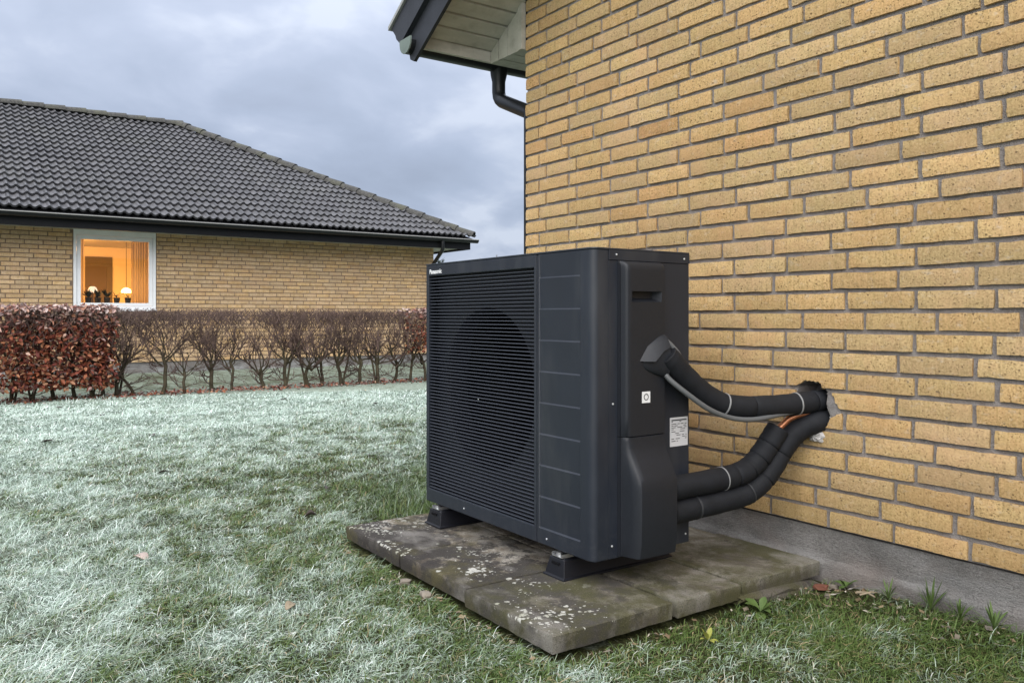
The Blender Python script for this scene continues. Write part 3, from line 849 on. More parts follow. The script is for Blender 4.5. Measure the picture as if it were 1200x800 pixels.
slab(2, 2, 0.003, (.006, 0), (.004, 0), 'pale-stained concrete slab against the plinth, right end of the pad')

def rock(name, loc, size, seed, mat, label=None, cat=None, group=None, flat=.6, rz=0.0):
    bm = bmesh.new(); bmesh.ops.create_icosphere(bm, subdivisions=2, radius=1.0); rs = random.Random(seed)
    for v in bm.verts:
        n_ = rs.uniform(.78, 1.12); v.co = Vector((max(-.8, min(.8, v.co.x)) * n_, max(-.75, min(.75, v.co.y)) * n_, max(-.7, min(.7, v.co.z)) * rs.uniform(.9, 1.05)))
        v.co.x *= size[0]; v.co.y *= size[1]; v.co.z *= size[2]
    me = bpy.data.meshes.new(name); bm.to_mesh(me); bm.free()
    o = put(name, me, mat, None, smooth=35); o.location = loc; o.rotation_euler = (rs.uniform(-.15, .15), rs.uniform(-.15, .15), rz)
    if label: tag(o, label, cat, group)
    return o
rock('stone_kerb', (1.695, -.235, .018), (.085, .26, .030), 3, 'slab_concrete', 'weathered stone strip under the right edge of the slab pad', 'stone', None, rz=.02)
rock('brick_shard', (1.785, -.095, .024), (.030, .020, .014), 5, 'brick_shard', 'reddish brick fragment on the soil beside the pad corner and plinth', 'brick shard', None, rz=.6)
for k, (x, y, s, lab) in enumerate([(1.80, -.05, .022, 'small grey stone in the angle between slab corner and plinth'), (1.745, -.165, .018, 'small pebble under the slab edge left of the red shard'), (1.84, -.14, .016, 'small pebble on bare soil right of the red shard'), (1.10, -1.185, .028, 'small stone at the foot of the pad front edge, middle'), (.95, -1.18, .024, 'small stone at the foot of the pad front edge, left of the middle')]):
    rock('stone', (x, y, .02), (s, s * .8, s * .6), 20 + k, 'soil_stone', lab, 'stone', 'stones at the foot of the pad', rz=k)

# ------------------------------------------------------------------ rubber feet under the unit
def foot(x0, x1, label):
    y0, y1 = -.868, -.392; cx_ = (x0 + x1) / 2
    r = tag(empty('rubber_foot', (cx_, (y0 + y1) / 2, PADTOP + .002)), label, 'rubber foot', 'rubber feet under the heat pump')
    hw = (x1 - x0) / 2; hl = (y1 - y0) / 2
    mb = MB(); zt_ = .060
    L = [(hw, hl, 0), (hw, hl, .006), (hw - .006, hl - .006, .008), (hw - .018, hl - .016, zt_), (hw - .026, hl - .024, zt_ + .004)]
    vs = []
    for a, b, z in L: vs += [(-a, -b, z), (a, -b, z), (a, b, z), (-a, b, z)]
    fs = [(3, 2, 1, 0)]
    for k in range(len(L) - 1): fs += [(k * 4 + i, k * 4 + (i + 1) % 4, k * 4 + 4 + (i + 1) % 4, k * 4 + 4 + i) for i in range(4)]
    fs.append(tuple(range(4 * len(L) - 4, 4 * len(L))))
    put('block', mb.add(vs, fs), 'rubber', r, bevel=.002)
    put('slot', MB().box((-.018, -hl + .008, zt_ - .017), (.018, -hl + .014, zt_ - .010)), 'foam_cut', r)
    rail = MB()
    rail.box((-.026, -hl + .016, zt_ + .0045), (.026, hl - .030, zt_ + .0075)).box((-.026, -hl + .016, zt_ + .0078), (-.023, hl - .03, zt_ + .016)).box((.023, -hl + .016, zt_ + .0078), (.026, hl - .03, zt_ + .016))
    put('rail', rail, 'steel', r)
    b_ = MB().tube([(0, -hl + .026, zt_ + .008), (0, -hl + .026, zt_ + .018)], .0095, 6)
    put('bolt', b_, 'steel', r)
foot(1.299, 1.409, 'black rubber mounting foot under the right end of the heat pump')
foot(.514, .636, 'black rubber mounting foot under the left end of the heat pump')

# ------------------------------------------------------------------ heat pump
X0, X1, Y0, Y1, ZB, ZT = .488, 1.521, -.845, -.430, .166, 1.118
hpump = tag(empty('heat_pump', ((X0 + X1) / 2, (Y0 + Y1) / 2, ZB)), 'anthracite air heat pump with slatted fan grille on rubber feet beside the brick wall', 'heat pump')
hpump_inv = Matrix.Translation(-Vector(hpump.location))
def hput(name, me, mat, parent=None, **kw):
    if isinstance(me, MB): me = me.mesh(name)
    if parent is None:
        me.transform(hpump_inv)
        return put(name, me, mat, hpump, **kw)
    me.transform(hpump_inv)
    return put(name, me, mat, parent, **kw)
# cabinet shell (back, left side, base tray), leaving room for the fan behind the grille
cab = MB()
cab.box((X0 + .001, Y1 - .004, ZB + .004), (X1 - .004, Y1, ZT - .010))
cab.box((X0 + .001, Y0 + .032, ZB + .004), (X0 + .005, Y1 - .0045, ZT - .010))
cab.box((X0 + .001, Y0 + .010, ZB), (X1 - .003, Y1, ZB + .0035))
cab.box((1.236, Y0 + .03, ZB + .004), (1.240, Y1 - .005, ZT - .01))
hput('cabinet', cab, 'casing_anthracite')
# fan compartment
OX0, OX1, OZ0, OZ1 = .508, 1.222, .218, 1.069
fc = ((OX0 + OX1) / 2, .640); fr_ = .300; ys = Y0 + .050
ang = sorted([2 * math.pi * i / 64 for i in range(64)] + [math.atan2(sz * (zz - fc[1]), sx) for sx, sz, zz in []])
hx, hz0, hz1 = (OX1 - OX0) / 2 + .012, fc[1] - OZ0 + .012, OZ1 - fc[1] + .012
def on_rect(a):
    c, s = math.cos(a), math.sin(a)
    tx = hx / abs(c) if abs(c) > 1e-9 else 1e9
    tz = (hz1 if s > 0 else hz0) / abs(s) if abs(s) > 1e-9 else 1e9
    t_ = min(tx, tz); return fc[0] + c * t_, fc[1] + s * t_
ang = [2 * math.pi * i / 64 for i in range(64)]
for cxs, czs in ((hx, hz1), (-hx, hz1), (-hx, -hz0), (hx, -hz0)): ang.append(math.atan2(czs, cxs) % (2 * math.pi))
ang = sorted(ang); na = len(ang)
sh = MB(); vs = []
for a in ang:
    ox, oz = on_rect(a); cx_, cz_ = fc[0] + fr_ * math.cos(a), fc[1] + fr_ * math.sin(a)
    vs += [(ox, ys, oz), (cx_, ys, cz_), (fc[0] + (fr_ - .012) * math.cos(a), ys + .02, fc[1] + (fr_ - .012) * math.sin(a)), (fc[0] + (fr_ - .012) * math.cos(a), ys + .09, fc[1] + (fr_ - .012) * math.sin(a))]
fs = []
for i in range(na):
    j = (i + 1) % na
    for k in range(3): fs.append((i * 4 + k, j * 4 + k, j * 4 + k + 1, i * 4 + k + 1))
hput('fan_shroud', sh.add(vs, fs), 'shroud', smooth=40)
hput('fan_chamber', MB().box((X0 + .006, Y1 - .06, ZB + .006), (1.235, Y1 - .005, ZT - .012)), 'inner_black')
fan = hput('fan', MB().tube([(fc[0], ys + .045, fc[1]), (fc[0], ys + .052, fc[1]), (fc[0], ys + .13, fc[1])], [.05, .062, .062], 24), 'inner_black', smooth=40)
for k in range(3):
    mb = MB(); vs = []
    for i in range(9):
        r_ = .055 + .225 * i / 8
        for j in range(7):
            a = k * 2.0944 + (-.42 + .95 * j / 6) * (1.0 - .12 * i / 8) + .5 * (i / 8) ** 2
            vs.append((fc[0] + r_ * math.cos(a), ys + .055 + .055 * j / 6, fc[1] + r_ * math.sin(a)))
    fs = [(i * 7 + j, i * 7 + j + 1, (i + 1) * 7 + j + 1, (i + 1) * 7 + j) for i in range(8) for j in range(6)]
    hput('fan_blade', mb.add(vs, fs), 'inner_black', fan, smooth=60)
# front frame round the grille
FX1 = 1.2345
fm = MB(); d_ = .030
O = [(X0, ZB), (FX1, ZB), (FX1, ZT - .0065), (X0, ZT - .0065)]; I = [(OX0, OZ0), (OX1, OZ0), (OX1, OZ1), (OX0, OZ1)]
vs = [(x, Y0, z) for x, z in O] + [(x, Y0, z) for x, z in I] + [(x, Y0 + d_, z) for x, z in O] + [(x, Y0 + d_, z) for x, z in I]
fs = [(i, (i + 1) % 4, (i + 1) % 4 + 4, i + 4) for i in range(4)] + [(i + 4, (i + 1) % 4 + 4, (i + 1) % 4 + 12, i + 12) for i in range(4)] + [(i + 8, i, (i + 1) % 4, (i + 1) % 4 + 8)[::-1] for i in range(4)] + [(i + 8, i + 12, (i + 1) % 4 + 12, (i + 1) % 4 + 8) for i in range(4)]
grille = hput('grille_frame', fm.add(vs, fs), 'casing_anthracite', fix=True, bevel=.0028, seg=2)
# slats
NS = 66; pitch = (OZ1 - OZ0) / (NS + .35)
sm = MB(); hl = (OX1 - OX0) / 2 - .0008
prof = [(-.0056, -.0016), (-.0068, -.0004), (-.0060, .0011), (.0062, .0020), (.0062, .0002)]
sm.prism([(a, b) for a, b in prof], 'x', -hl, hl)
slat_me = sm.mesh('slat'); fix_normals(slat_me); slat_me.materials.append(MATS['slat_metal'])
for k in range(NS):
    o = put('slat', slat_me, None, grille)
    o.location = Vector(((OX0 + OX1) / 2, Y0 + .0105, OZ0 + pitch * (k + .55))) - hpump.location
hub_dot = MB().tube([(fc[0] + .01, Y0 + .004, fc[1] - .035), (fc[0] + .01, Y0 + .002, fc[1] - .035)], .0022, 10)
hput('grille_pin', hub_dot, 'steel_screw', grille)
# front service panel: grooves, rounded corner, short return on the side
rc = .024
plan = []
xsn = [FX1 + .002, 1.2500, 1.2525, 1.30, 1.36, 1.42, 1.4595, 1.4620, 1.478, X1 - rc]
for x in xsn: plan.append((x, Y0, 0, -1))
for i in range(1, 9):
    a = math.pi / 2 * i / 8
    plan.append((X1 - rc + rc * math.sin(a), Y0 + rc - rc * math.cos(a), math.sin(a), -math.cos(a)))
plan.append((X1, -.784, 1, 0))
zs = [ZB, ZB + .003]
for k in range(8, -1, -1):
    z = 1.035 - .102 * k
    zs += [z - .0030, z + .0014, z + .0022, z + .0028]
zs += [ZT - .0095, ZT - .0065]
gz = [1.035 - .102 * k for k in range(9)]
mb = MB(); vs = []; npl = len(plan)
for z in zs:
    for k, (x, y, nx_, ny_) in enumerate(plan):
        dep = 0.0
        if 2 <= k <= 6 and any(abs(z - (g + .0018)) < .0012 for g in gz): dep = .0046
        if z in (zs[0], zs[-1]): dep += .002
        if k == 0: dep += .002
        vs.append((x - nx_ * dep, y - ny_ * dep, z))
fs = [(j * npl + i, j * npl + i + 1, (j + 1) * npl + i + 1, (j + 1) * npl + i) for j in range(len(zs) - 1) for i in range(npl - 1)]
o0 = len(vs)
vs += [(x, y + .02, z) for z in zs for x, y in [(plan[0][0], Y0)]]
fs += [(j * npl, (j + 1) * npl, o0 + j + 1, o0 + j) for j in range(len(zs) - 1)]
hput('front_panel', mb.add(vs, fs), 'casing_anthracite', smooth=28)
# lid with rounded corners and a side skirt
lid = MB(); e = .0015
poly = [(X0 - e, Y1 + e), (X0 - e, Y0 - e)] + [(X1 - rc + (rc + e) * math.sin(a), Y0 + rc - (rc + e) * math.cos(a)) for a in [math.pi / 2 * i / 8 for i in range(9)]] + [(X1 + e, Y1 + e)]
lid.prism(poly, 'z', ZT - .006, ZT)
hput('lid', lid, 'casing_anthracite', fix=True, bevel=.002, seg=2)
hput('lid_skirt', MB().box((X1 - .003, -.782, ZT - .037), (X1 + .0016, Y1 + .0015, ZT - .0062)), 'casing_anthracite', bevel=.0012)
# side panel
hput('side_panel', MB().box((X1 - .004, -.7825, ZB + .0005), (X1 - .0005, Y1 - .0005, ZT - .038)), 'casing_anthracite', bevel=.001)
def cover(name, ycols, zrows, fprot, closing_y, mat, bev=None):
    """sheet over (y, z) with protrusion fprot(i, j), closed at the rear"""
    vs = []; ni = len(ycols); nj = len(zrows)
    for j, z in enumerate(zrows):
        for i, y in enumerate(ycols):
            vs.append((X1 + fprot(i, j), y, z))
    fs = [(j * ni + i, j * ni + i + 1, (j + 1) * ni + i + 1, (j + 1) * ni + i) for j in range(nj - 1) for i in range(ni - 1)]
    o = len(vs)
    for j, z in enumerate(zrows): vs.append((X1 - .001, ycols[-1], z))
    fs += [(j * ni + ni - 1, o + j, o + j + 1, (j + 1) * ni + ni - 1) for j in range(nj - 1)]
    o2 = len(vs)
    for i, y in enumerate(ycols): vs.append((X1 - .001, y, zrows[0]))
    fs += [(i, o2 + i, o2 + i + 1, i + 1) for i in range(ni - 1)]
    o3 = len(vs)
    for i, y in enumerate(ycols): vs.append((X1 - .001, y, zrows[-1]))
    b0 = (nj - 1) * ni
    fs += [(b0 + i, b0 + i + 1, o3 + i + 1, o3 + i) for i in range(ni - 1)]
    return vs, fs
ycols = [-.7475, -.7465, -.7405, -.7395, -.737, -.7335, -.729, -.715, -.674, -.630, -.588, -.5745, -.5725]
aprof = [0.0, .010, .010, .012, .022, .0285, .031, .0315, .032, .032, .032, .0315, .029]
zrows = [.5385, .540, .60, .70, .80, .90, .953, .986, 1.02, 1.05, 1.062, 1.070, 1.0765, 1.079]
tprof = [.90, 1, 1, 1, 1, 1, 1, 1, 1, 1, .97, .85, .5, .30]
HY0, HY1, HZ0, HZ1 = -.715, -.588, .953, .986
vs, fs = cover('side_cover', ycols, zrows, lambda i, j: aprof[i] * tprof[j], None, None)
ni = len(ycols)
j_h = zrows.index(.953)
hole_cols = [i for i in range(ni - 1) if ycols[i] >= HY0 - 1e-6 and ycols[i + 1] <= HY1 + 1e-6]
hole_faces = {(j_h * ni + i, j_h * ni + i + 1, (j_h + 1) * ni + i + 1, (j_h + 1) * ni + i) for i in hole_cols}
fs = [f for f in fs if f not in hole_faces]
sc_ = hput('side_cover', MB().add(vs, fs), 'cover_plastic', smooth=45, fix=False)
rec = MB(); xo, xi = X1 + .0322, X1 + .004
p = [(HY0, HZ0), (HY1, HZ0), (HY1, HZ1), (HY0, HZ1)]; pi_ = [(HY0 + .004, HZ0 + .012), (HY1 - .016, HZ0 + .012), (HY1 - .016, HZ1), (HY0 + .004, HZ1)]
rec.add([(xo, a, b) for a, b in p] + [(xi, a, b) for a, b in pi_], [(i, (i + 1) % 4, (i + 1) % 4 + 4, i + 4) for i in range(4)] + [(4, 5, 6, 7)])
hput('handle_recess', rec, 'cover_plastic', sc_)
# hood where the upper pipe leaves the cover: a swelling that opens to the rear, with a moulded flap above it
hd = MB(); vs = []; nseg = 16; st = 8
for k in range(st + 1):
    u = k / st
    yy = -.668 + (.668 - .5735) * u; hh = .012 + .052 * u ** .7; pr = .001 + .026 * u ** .8; czz = .765 + .012 * u
    for i in range(nseg + 1):
        a = -math.pi / 2 + math.pi * i / nseg
        vs.append((X1 + .0312 + pr * max(0.0, math.cos(a)) ** .75, yy, czz + hh * math.sin(a)))
m_ = nseg + 1
fs = [(k * m_ + i, (k + 1) * m_ + i, (k + 1) * m_ + i + 1, k * m_ + i + 1) for k in range(st) for i in range(nseg)] + [tuple(reversed(range(m_)))]
hput('pipe_hood', MB().add(vs, fs), 'cover_plastic', sc_, smooth=55, fix=True)
hf = MB()
L0 = [(X1 + .031, -.684, .770), (X1 + .031, -.650, .816), (X1 + .031, -.600, .846), (X1 + .031, -.576, .852)]
L1 = [(X1 + .034, -.678, .770), (X1 + .043, -.645, .806), (X1 + .045, -.600, .836), (X1 + .045, -.576, .842)]
L2 = [(X1 + .040, -.672, .7685), (X1 + .058, -.640, .7685), (X1 + .061, -.606, .800), (X1 + .061, -.576, .812)]
L3 = [(X1 + .030, -.668, .7640), (X1 + .032, -.640, .7620), (X1 + .036, -.606, .790), (X1 + .038, -.576, .800)]
rows = [L0, L1, L2, L3]
hf.add([p for r_ in rows for p in r_], [(k * 4 + i, k * 4 + i + 1, (k + 1) * 4 + i + 1, (k + 1) * 4 + i) for k in range(3) for i in range(3)])
hput('hood_flap', hf, 'cover_plastic', sc_, smooth=25, fix=True)
# lower valve cover with its bulge
zr = [.1725, .175, .22, .30, .375, .395, .415, .44, .465, .485, .505, .525, .5355, .5370]
pz_ = [.030, .078, .085, .087, .087, .0855, .081, .068, .053, .0415, .0355, .033, .032, .030]
def lowp(i, j):
    a = aprof[i] / .032
    if i <= 2: return aprof[i]
    return .012 + (pz_[j] - .012) * min(1.0, (aprof[i] - .012) / .020) if i > 2 else aprof[i]
yl = [-.7475, -.7465, -.7405, -.7395, -.736, -.730, -.7225, -.705, -.670, -.640, -.600, -.5745, -.5725]
vs, fs = cover('valve_cover', yl, zr, lowp, None, None)
hput('valve_cover', MB().add(vs, fs), 'cover_plastic', smooth=40)
# screws
def screw(p, axis='x', r=.0034):
    p = Vector(p); d = Vector((1, 0, 0)) if axis == 'x' else Vector((0, -1, 0))
    hput('screw', MB().tube([p - d * .001, p + d * .0016, p + d * .0026], [r, r, r * .6], 10), 'steel_screw', smooth=40)
for y, z in ((-.752, 1.098), (-.455, 1.096)): screw((X1 + .0016, y, z))
for y, z in ((-.765, .64), (-.769, .205), (-.447, .195)): screw((X1, y, z))
for x in (.78, 1.292): screw((x, Y0, .188), 'y')
# sticker and rating plate
st_ = hput('sticker', MB().box((X1 + .0322, -.674, .640), (X1 + .0328, -.639, .675)), 'label_white')
ring = MB()
na_ = 20
ring.add([(X1 + .0332, -.6565 + r_ * math.cos(2 * math.pi * i / na_), .658 + r_ * math.sin(2 * math.pi * i / na_)) for r_ in (.0105, .0075) for i in range(na_)], [(i, (i + 1) % na_, na_ + (i + 1) % na_, na_ + i) for i in range(na_)])
hput('sticker_mark', ring, 'print_dark', st_)
rp = hput('rating_plate', MB().box((X1 - .0005, -.519, .486), (X1 + .0006, -.437, .580)), 'label_grey', bevel=.0)
pr_ = MB(); rs = random.Random(2)
z = .572
while z > .492:
    y = -.513
    if z > .568:
        pr_.add([(X1 + .0010, -.513, z - .003), (X1 + .0010, -.443, z - .003), (X1 + .0010, -.443, z + .001), (X1 + .0010, -.513, z + .001)], [(0, 1, 2, 3)])
    else:
        while y < -.447:
            l_ = rs.uniform(.006, .024); y2 = min(y + l_, -.443)
            if rs.random() < .6: pr_.add([(X1 + .0010, y, z - .0011), (X1 + .0010, y2, z - .0011), (X1 + .0010, y2, z + .0011), (X1 + .0010, y, z + .0011)], [(0, 1, 2, 3)])
            y = y2 + rs.uniform(.003, .007)
    z -= rs.choice([.0058, .0058, .0075])
hput('plate_print', pr_, 'print_dark', rp)
# maker's name on the grille frame
fc_ = bpy.data.curves.new('logo', 'FONT'); fc_.body = 'Panasonic'; fc_.size = .0245; fc_.extrude = .0004; fc_.offset = .0006
tmp = bpy.data.objects.new('logo_tmp', fc_); COL.objects.link(tmp)
bpy.context.view_layer.update()
lme = bpy.data.meshes.new_from_object(tmp.evaluated_get(bpy.context.evaluated_depsgraph_get()))
bpy.data.objects.remove(tmp)
lme.transform(Matrix.Translation((.516, Y0 - .0008, 1.078)) @ Matrix.Rotation(math.pi / 2, 4, 'X'))
lme.materials.clear()
hput('logo', lme, 'logo_silver', grille)

# ------------------------------------------------------------------ insulated pipes and cable
def smooth_path(P, sub=6):
    P = [Vector(p) for p in P]; Q = [P[0] * 2 - P[1]] + P + [P[-1] * 2 - P[-2]]; out = []
    for i in range(1, len(Q) - 2):
        for k in range(sub):
            t_ = k / sub
            a, b, c, d = Q[i - 1], Q[i], Q[i + 1], Q[i + 2]
            out.append(.5 * ((2 * b) + (c - a) * t_ + (2 * a - 5 * b + 4 * c - d) * t_ ** 2 + (3 * b - a - 3 * c + d) * t_ ** 3))
    out.append(P[-1]); return out
def lumpy(pts, r, seed, amp=.05):
    rs = random.Random(seed); return [r * (1 + amp * (rs.random() - .5)) for _ in pts]
def band(pts, i, r, wid, mat, parent, name):
    d = (pts[min(i + 1, len(pts) - 1)] - pts[max(i - 1, 0)]).normalized(); p = pts[i]
    put(name, MB().tube([p - d * wid, p - d * wid * .7, p + d * wid * .7, p + d * wid], [r * .985, r * 1.025, r * 1.025, r * .985], 24, False), mat, parent, smooth=50)
def sleeve(path, r, cuts, root, seed):
    """insulation cut into lengths that butt with a dark seam"""
    n = len(path); cs = [0] + cuts + [n - 1]
    for k, (a, b) in enumerate(zip(cs[:-1], cs[1:])):
        seg = path[a:b + 1]
        if len(seg) < 2: continue
        rad = lumpy(seg, r, seed + k)
        d0 = (seg[1] - seg[0]).normalized(); d1 = (seg[-1] - seg[-2]).normalized()
        seg = [seg[0] + d0 * .0008] + [seg[0] + d0 * .004] + seg[1:-1] + [seg[-1] - d1 * .004, seg[-1] - d1 * .0008]
        rad = [rad[0] * .955, rad[0]] + rad[1:-1] + [rad[-1], rad[-1] * .955]
        put('insulation_sleeve', MB().tube(seg, rad, 24), 'foam', root, smooth=50)
def pipe_root(loc, label):
    return tag(empty('insulated_pipe', (0, 0, 0)), label, 'pipe', 'insulated pipes between heat pump and wall')
pu = pipe_root(None, 'upper black insulated pipe sagging from the side cover into the wall hole')
U = smooth_path([(1.556, -.574, .786), (1.561, -.552, .764), (1.570, -.481, .699), (1.585, -.401, .643), (1.605, -.317, .612), (1.645, -.162, .606), (1.682, -.031, .614), (1.695, .04, .618), (1.70, .095, .62)])
sleeve(U, .0375, [27, 38], pu, 10)
band(U, 22, .0385, .003, 'tie_grey', pu, 'cable_tie'); band(U, 34, .0385, .003, 'tie_grey', pu, 'cable_tie')
pa = pipe_root(None, 'middle black insulated pipe stub bent upward with bare copper at its open end')
A = smooth_path([(1.562, -.576, .362), (1.562, -.540, .363), (1.575, -.357, .370), (1.590, -.255, .384), (1.603, -.198, .415), (1.618, -.158, .464), (1.637, -.118, .530)])
sleeve(A, .0385, [16, 21, 26, 31], pa, 20)
band(A, 13, .0392, .0022, 'tie_grey', pa, 'cable_tie')
put('sleeve_mouth', MB().tube([A[-1] - (A[-1] - A[-2]).normalized() * .004, A[-1] + (A[-1] - A[-2]).normalized() * .0006], .030, 20), 'foam_cut', pa)
Cp = smooth_path([(1.633, -.126, .517), (1.642, -.100, .540), (1.650, -.077, .558), (1.672, -.037, .574), (1.70, .029, .577), (1.705, .09, .577)])
put('copper_pipe', MB().tube(Cp, .011, 14), 'copper', pa, smooth=60)
pb = pipe_root(None, 'lowest black insulated pipe running under the others and up into the wall hole')
Bp = smooth_path([(1.562, -.576, .287), (1.562, -.540, .288), (1.575, -.357, .297), (1.592, -.240, .312), (1.607, -.170, .350), (1.620, -.125, .402), (1.640, -.077, .478), (1.665, -.037, .522), (1.70, .009, .547), (1.708, .09, .553)])
sleeve(Bp, .0385, [9, 19, 25, 33], pb, 30)
band(Bp, 9, .0388, .004, 'foam_tape', pb, 'tape'); band(Bp, 19, .0388, .003, 'foam_tape', pb, 'tape')
cb = tag(empty('power_cable', (0, 0, 0)), 'grey power cable hanging below the upper insulated pipe', 'cable')
K1 = smooth_path([(1.556, -.577, .735), (1.570, -.574, .712), (1.60, -.525, .665), (1.622, -.446, .612), (1.634, -.356, .580), (1.650, -.265, .570), (1.668, -.159, .580), (1.690, -.062, .592), (1.70, .03, .60), (1.70, .09, .60)])
put('cable_sheath', MB().tube(K1, .0085, 10), 'grey_cable', cb, smooth=60)
K2 = smooth_path([(1.552, -.574, .835), (1.562, -.553, .814), (1.570, -.532, .788), (1.566, -.52, .76)])
put('cable_sheath', MB().tube(K2, .0085, 10), 'grey_cable', cb, smooth=60)

# ------------------------------------------------------------------ neighbouring house
far = tag(empty('neighbouring_house', (-12, 0, 0)), 'low yellow brick house with dark tiled hipped roof and one lit window behind the hedge', 'house')
FINV = Matrix.Translation((12, 0, 0))
def fput(name, me, mat, parent=None, **kw):
    if isinstance(me, MB): me = me.mesh(name)
    me.transform(FINV)
    return put(name, me, mat, parent or far, **kw)
FX = -10.6; FYE = 5.43; FYS = -10.4; FZT = 2.235; FZP = .17
WY0, WY1, WZ0, WZ1 = -.826, .344, 1.012, 2.228
xm = FX - .008
fw = MB()
def panel(y0, y1, z0, z1, x=xm): fw.add([(x, y0, z0), (x, y1, z0), (x, y1, z1), (x, y0, z1)], [(0, 1, 2, 3)])
panel(FYS, WY0, FZP, FZT); panel(WY1, FYE, FZP, FZT); panel(WY0, WY1, FZP, WZ0)
panel(WY0, WY1, WZ1, FZT)
for y in (WY0, WY1): fw.add([(xm, y, WZ0), (xm - .30, y, WZ0), (xm - .30, y, WZ1), (xm, y, WZ1)], [(0, 1, 2, 3)])
for z in (WZ0, WZ1): fw.add([(xm, WY0, z), (xm - .30, WY0, z), (xm - .30, WY1, z), (xm, WY1, z)], [(0, 1, 2, 3)])
fw.add([(xm, FYE, FZP), (-18.4, FYE, FZP), (-18.4, FYE, FZT), (xm, FYE, FZT)], [(0, 1, 2, 3)])
fw.add([(xm, FYS, FZP), (-18.4, FYS, FZP), (-18.4, FYS, FZT), (xm, FYS, FZT)], [(0, 1, 2, 3)])
fw.add([(-18.4, FYS, FZP), (-18.4, FYE, FZP), (-18.4, FYE, FZT), (-18.4, FYS, FZT)], [(0, 1, 2, 3)])
fwall = fput('wall', fw, 'mortar_brown')
fput('plinth', MB().box((-18.4, FYS, -.2), (FX - .02, FYE - .01, FZP)), 'plinth_render')
def fb_mesh(L):
    h = .0545 / 2; x0_, e_ = 0.0, .003
    mb = MB(); l = L / 2
    mb.add([(0, -l + e_, -h + e_), (0, l - e_, -h + e_), (0, l - e_, h - e_), (0, -l + e_, h - e_), (-.004, -l, -h), (-.004, l, -h), (-.004, l, h), (-.004, -l, h), (-.02, -l, -h), (-.02, l, -h), (-.02, l, h), (-.02, -l, h)],
           [(0, 1, 2, 3)] + [(i + 4, (i + 1) % 4 + 4, (i + 1) % 4, i) for i in range(4)] + [(i + 8, (i + 1) % 4 + 8, (i + 1) % 4 + 4, i + 4) for i in range(4)])
    return mb
fb_cache = {}
fbr = []
z = FZP + .033; row = 0
while z < FZT - .02:
    y = FYS + (0.12 if row % 2 else 0) - (.06 if row % 3 == 0 else 0)
    while y < FYE:
        a, b = max(y, FYS), min(y + .228, FYE)
        segs = [(a, b)]
        if z + .027 > WZ0 and z - .027 < WZ1:
            segs = []
            if a < WY0 - .015: segs.append((a, min(b, WY0 - .012)))
            if b > WY1 + .015: segs.append((max(a, WY1 + .012), b))
        for a_, b_ in segs:
            if b_ - a_ > .03: fbr.append((a_, b_, z))
        y += .24
    z += .0667; row += 1
def far_rank(q):
    s = seen((FX, (q[0] + q[1]) / 2, q[2]))
    if s is None or s[0] < -10 or s[0] > 500 or s[1] > 362: return 1e9
    return s[2] - 3 * (q[1] - q[0])
fbr.sort(key=far_rank)
frest = MB()
for k, (a, b, z) in enumerate(fbr):
    L = round(b - a, 3); jx = random.uniform(-.002, .002)
    if k < 298:
        if L not in fb_cache:
            me = fb_mesh(L).mesh('brick'); me.materials.append(MATS['brick_beige']); fb_cache[L] = me
        o = put('brick', fb_cache[L], None, fwall); o.location = (FX + jx + 12, (a + b) / 2, z)
    else:
        mb = fb_mesh(L); frest.add([(FX + jx + x, (a + b) / 2 + y, z + zz) for x, y, zz in mb.v], mb.f)
tag(fput('brickwork', frest, 'brick_beige', fwall), kind='stuff')
# window
win = fput('window', MB().box((FX - .03, WY0, 2.145), (FX + .012, WY1, 2.228)).box((FX - .03, WY0, WZ0 - .004), (FX + .012, WY1, 1.062)).box((FX - .03, WY0, 1.062), (FX + .012, -.785, 2.145)).box((FX - .03, .303, 1.062), (FX + .012, WY1, 2.145)), 'frame_white')
sash = MB(); a0, a1, b0_, b1_ = -.782, .300, 1.065, 2.142; t_ = .058
sash.box((FX - .045, a0, b1_ - t_), (FX - .002, a1, b1_)).box((FX - .045, a0, b0_), (FX - .002, a1, b0_ + t_ * .8)).box((FX - .045, a0, b0_ + t_ * .8), (FX - .002, a0 + t_, b1_ - t_)).box((FX - .045, a1 - t_, b0_ + t_ * .8), (FX - .002, a1, b1_ - t_))
fput('frame', sash, 'frame_white', win, bevel=.003)
fput('pane', MB().box((FX - .030, a0 + t_ - .004, b0_ + t_ * .8 - .004), (FX - .024, a1 - t_ + .004, b1_ - t_ + .004)), 'window_glass', win)
fput('sill', MB().box((FX - .03, WY0 - .01, WZ0 - .03), (FX + .05, WY1 + .01, WZ0 - .005)), 'frame_white', win)
# room behind the window
rm = MB(); rx0, rx1, ry0, ry1, rz0, rz1 = -14.0, FX - .31, -2.6, 2.6, .25, 2.30
rm.add([(rx0, ry0, rz0), (rx0, ry1, rz0), (rx0, ry1, rz1), (rx0, ry0, rz1)], [(0, 1, 2, 3)])
rm.add([(rx0, ry0, rz0), (rx1, ry0, rz0), (rx1, ry0, rz1), (rx0, ry0, rz1)], [(0, 1, 2, 3)])
rm.add([(rx0, ry1, rz0), (rx1, ry1, rz0), (rx1, ry1, rz1), (rx0, ry1, rz1)], [(0, 1, 2, 3)])
rm.add([(rx0, ry0, rz0), (rx1, ry0, rz0), (rx1, ry1, rz0), (rx0, ry1, rz0)], [(0, 1, 2, 3)])
rm.add([(rx1, ry0, rz0), (rx1, WY0, rz0), (rx1, WY0, rz1), (rx1, ry0, rz1)], [(0, 1, 2, 3)])
rm.add([(rx1, WY1, rz0), (rx1, ry1, rz0), (rx1, ry1, rz1), (rx1, WY1, rz1)], [(0, 1, 2, 3)])
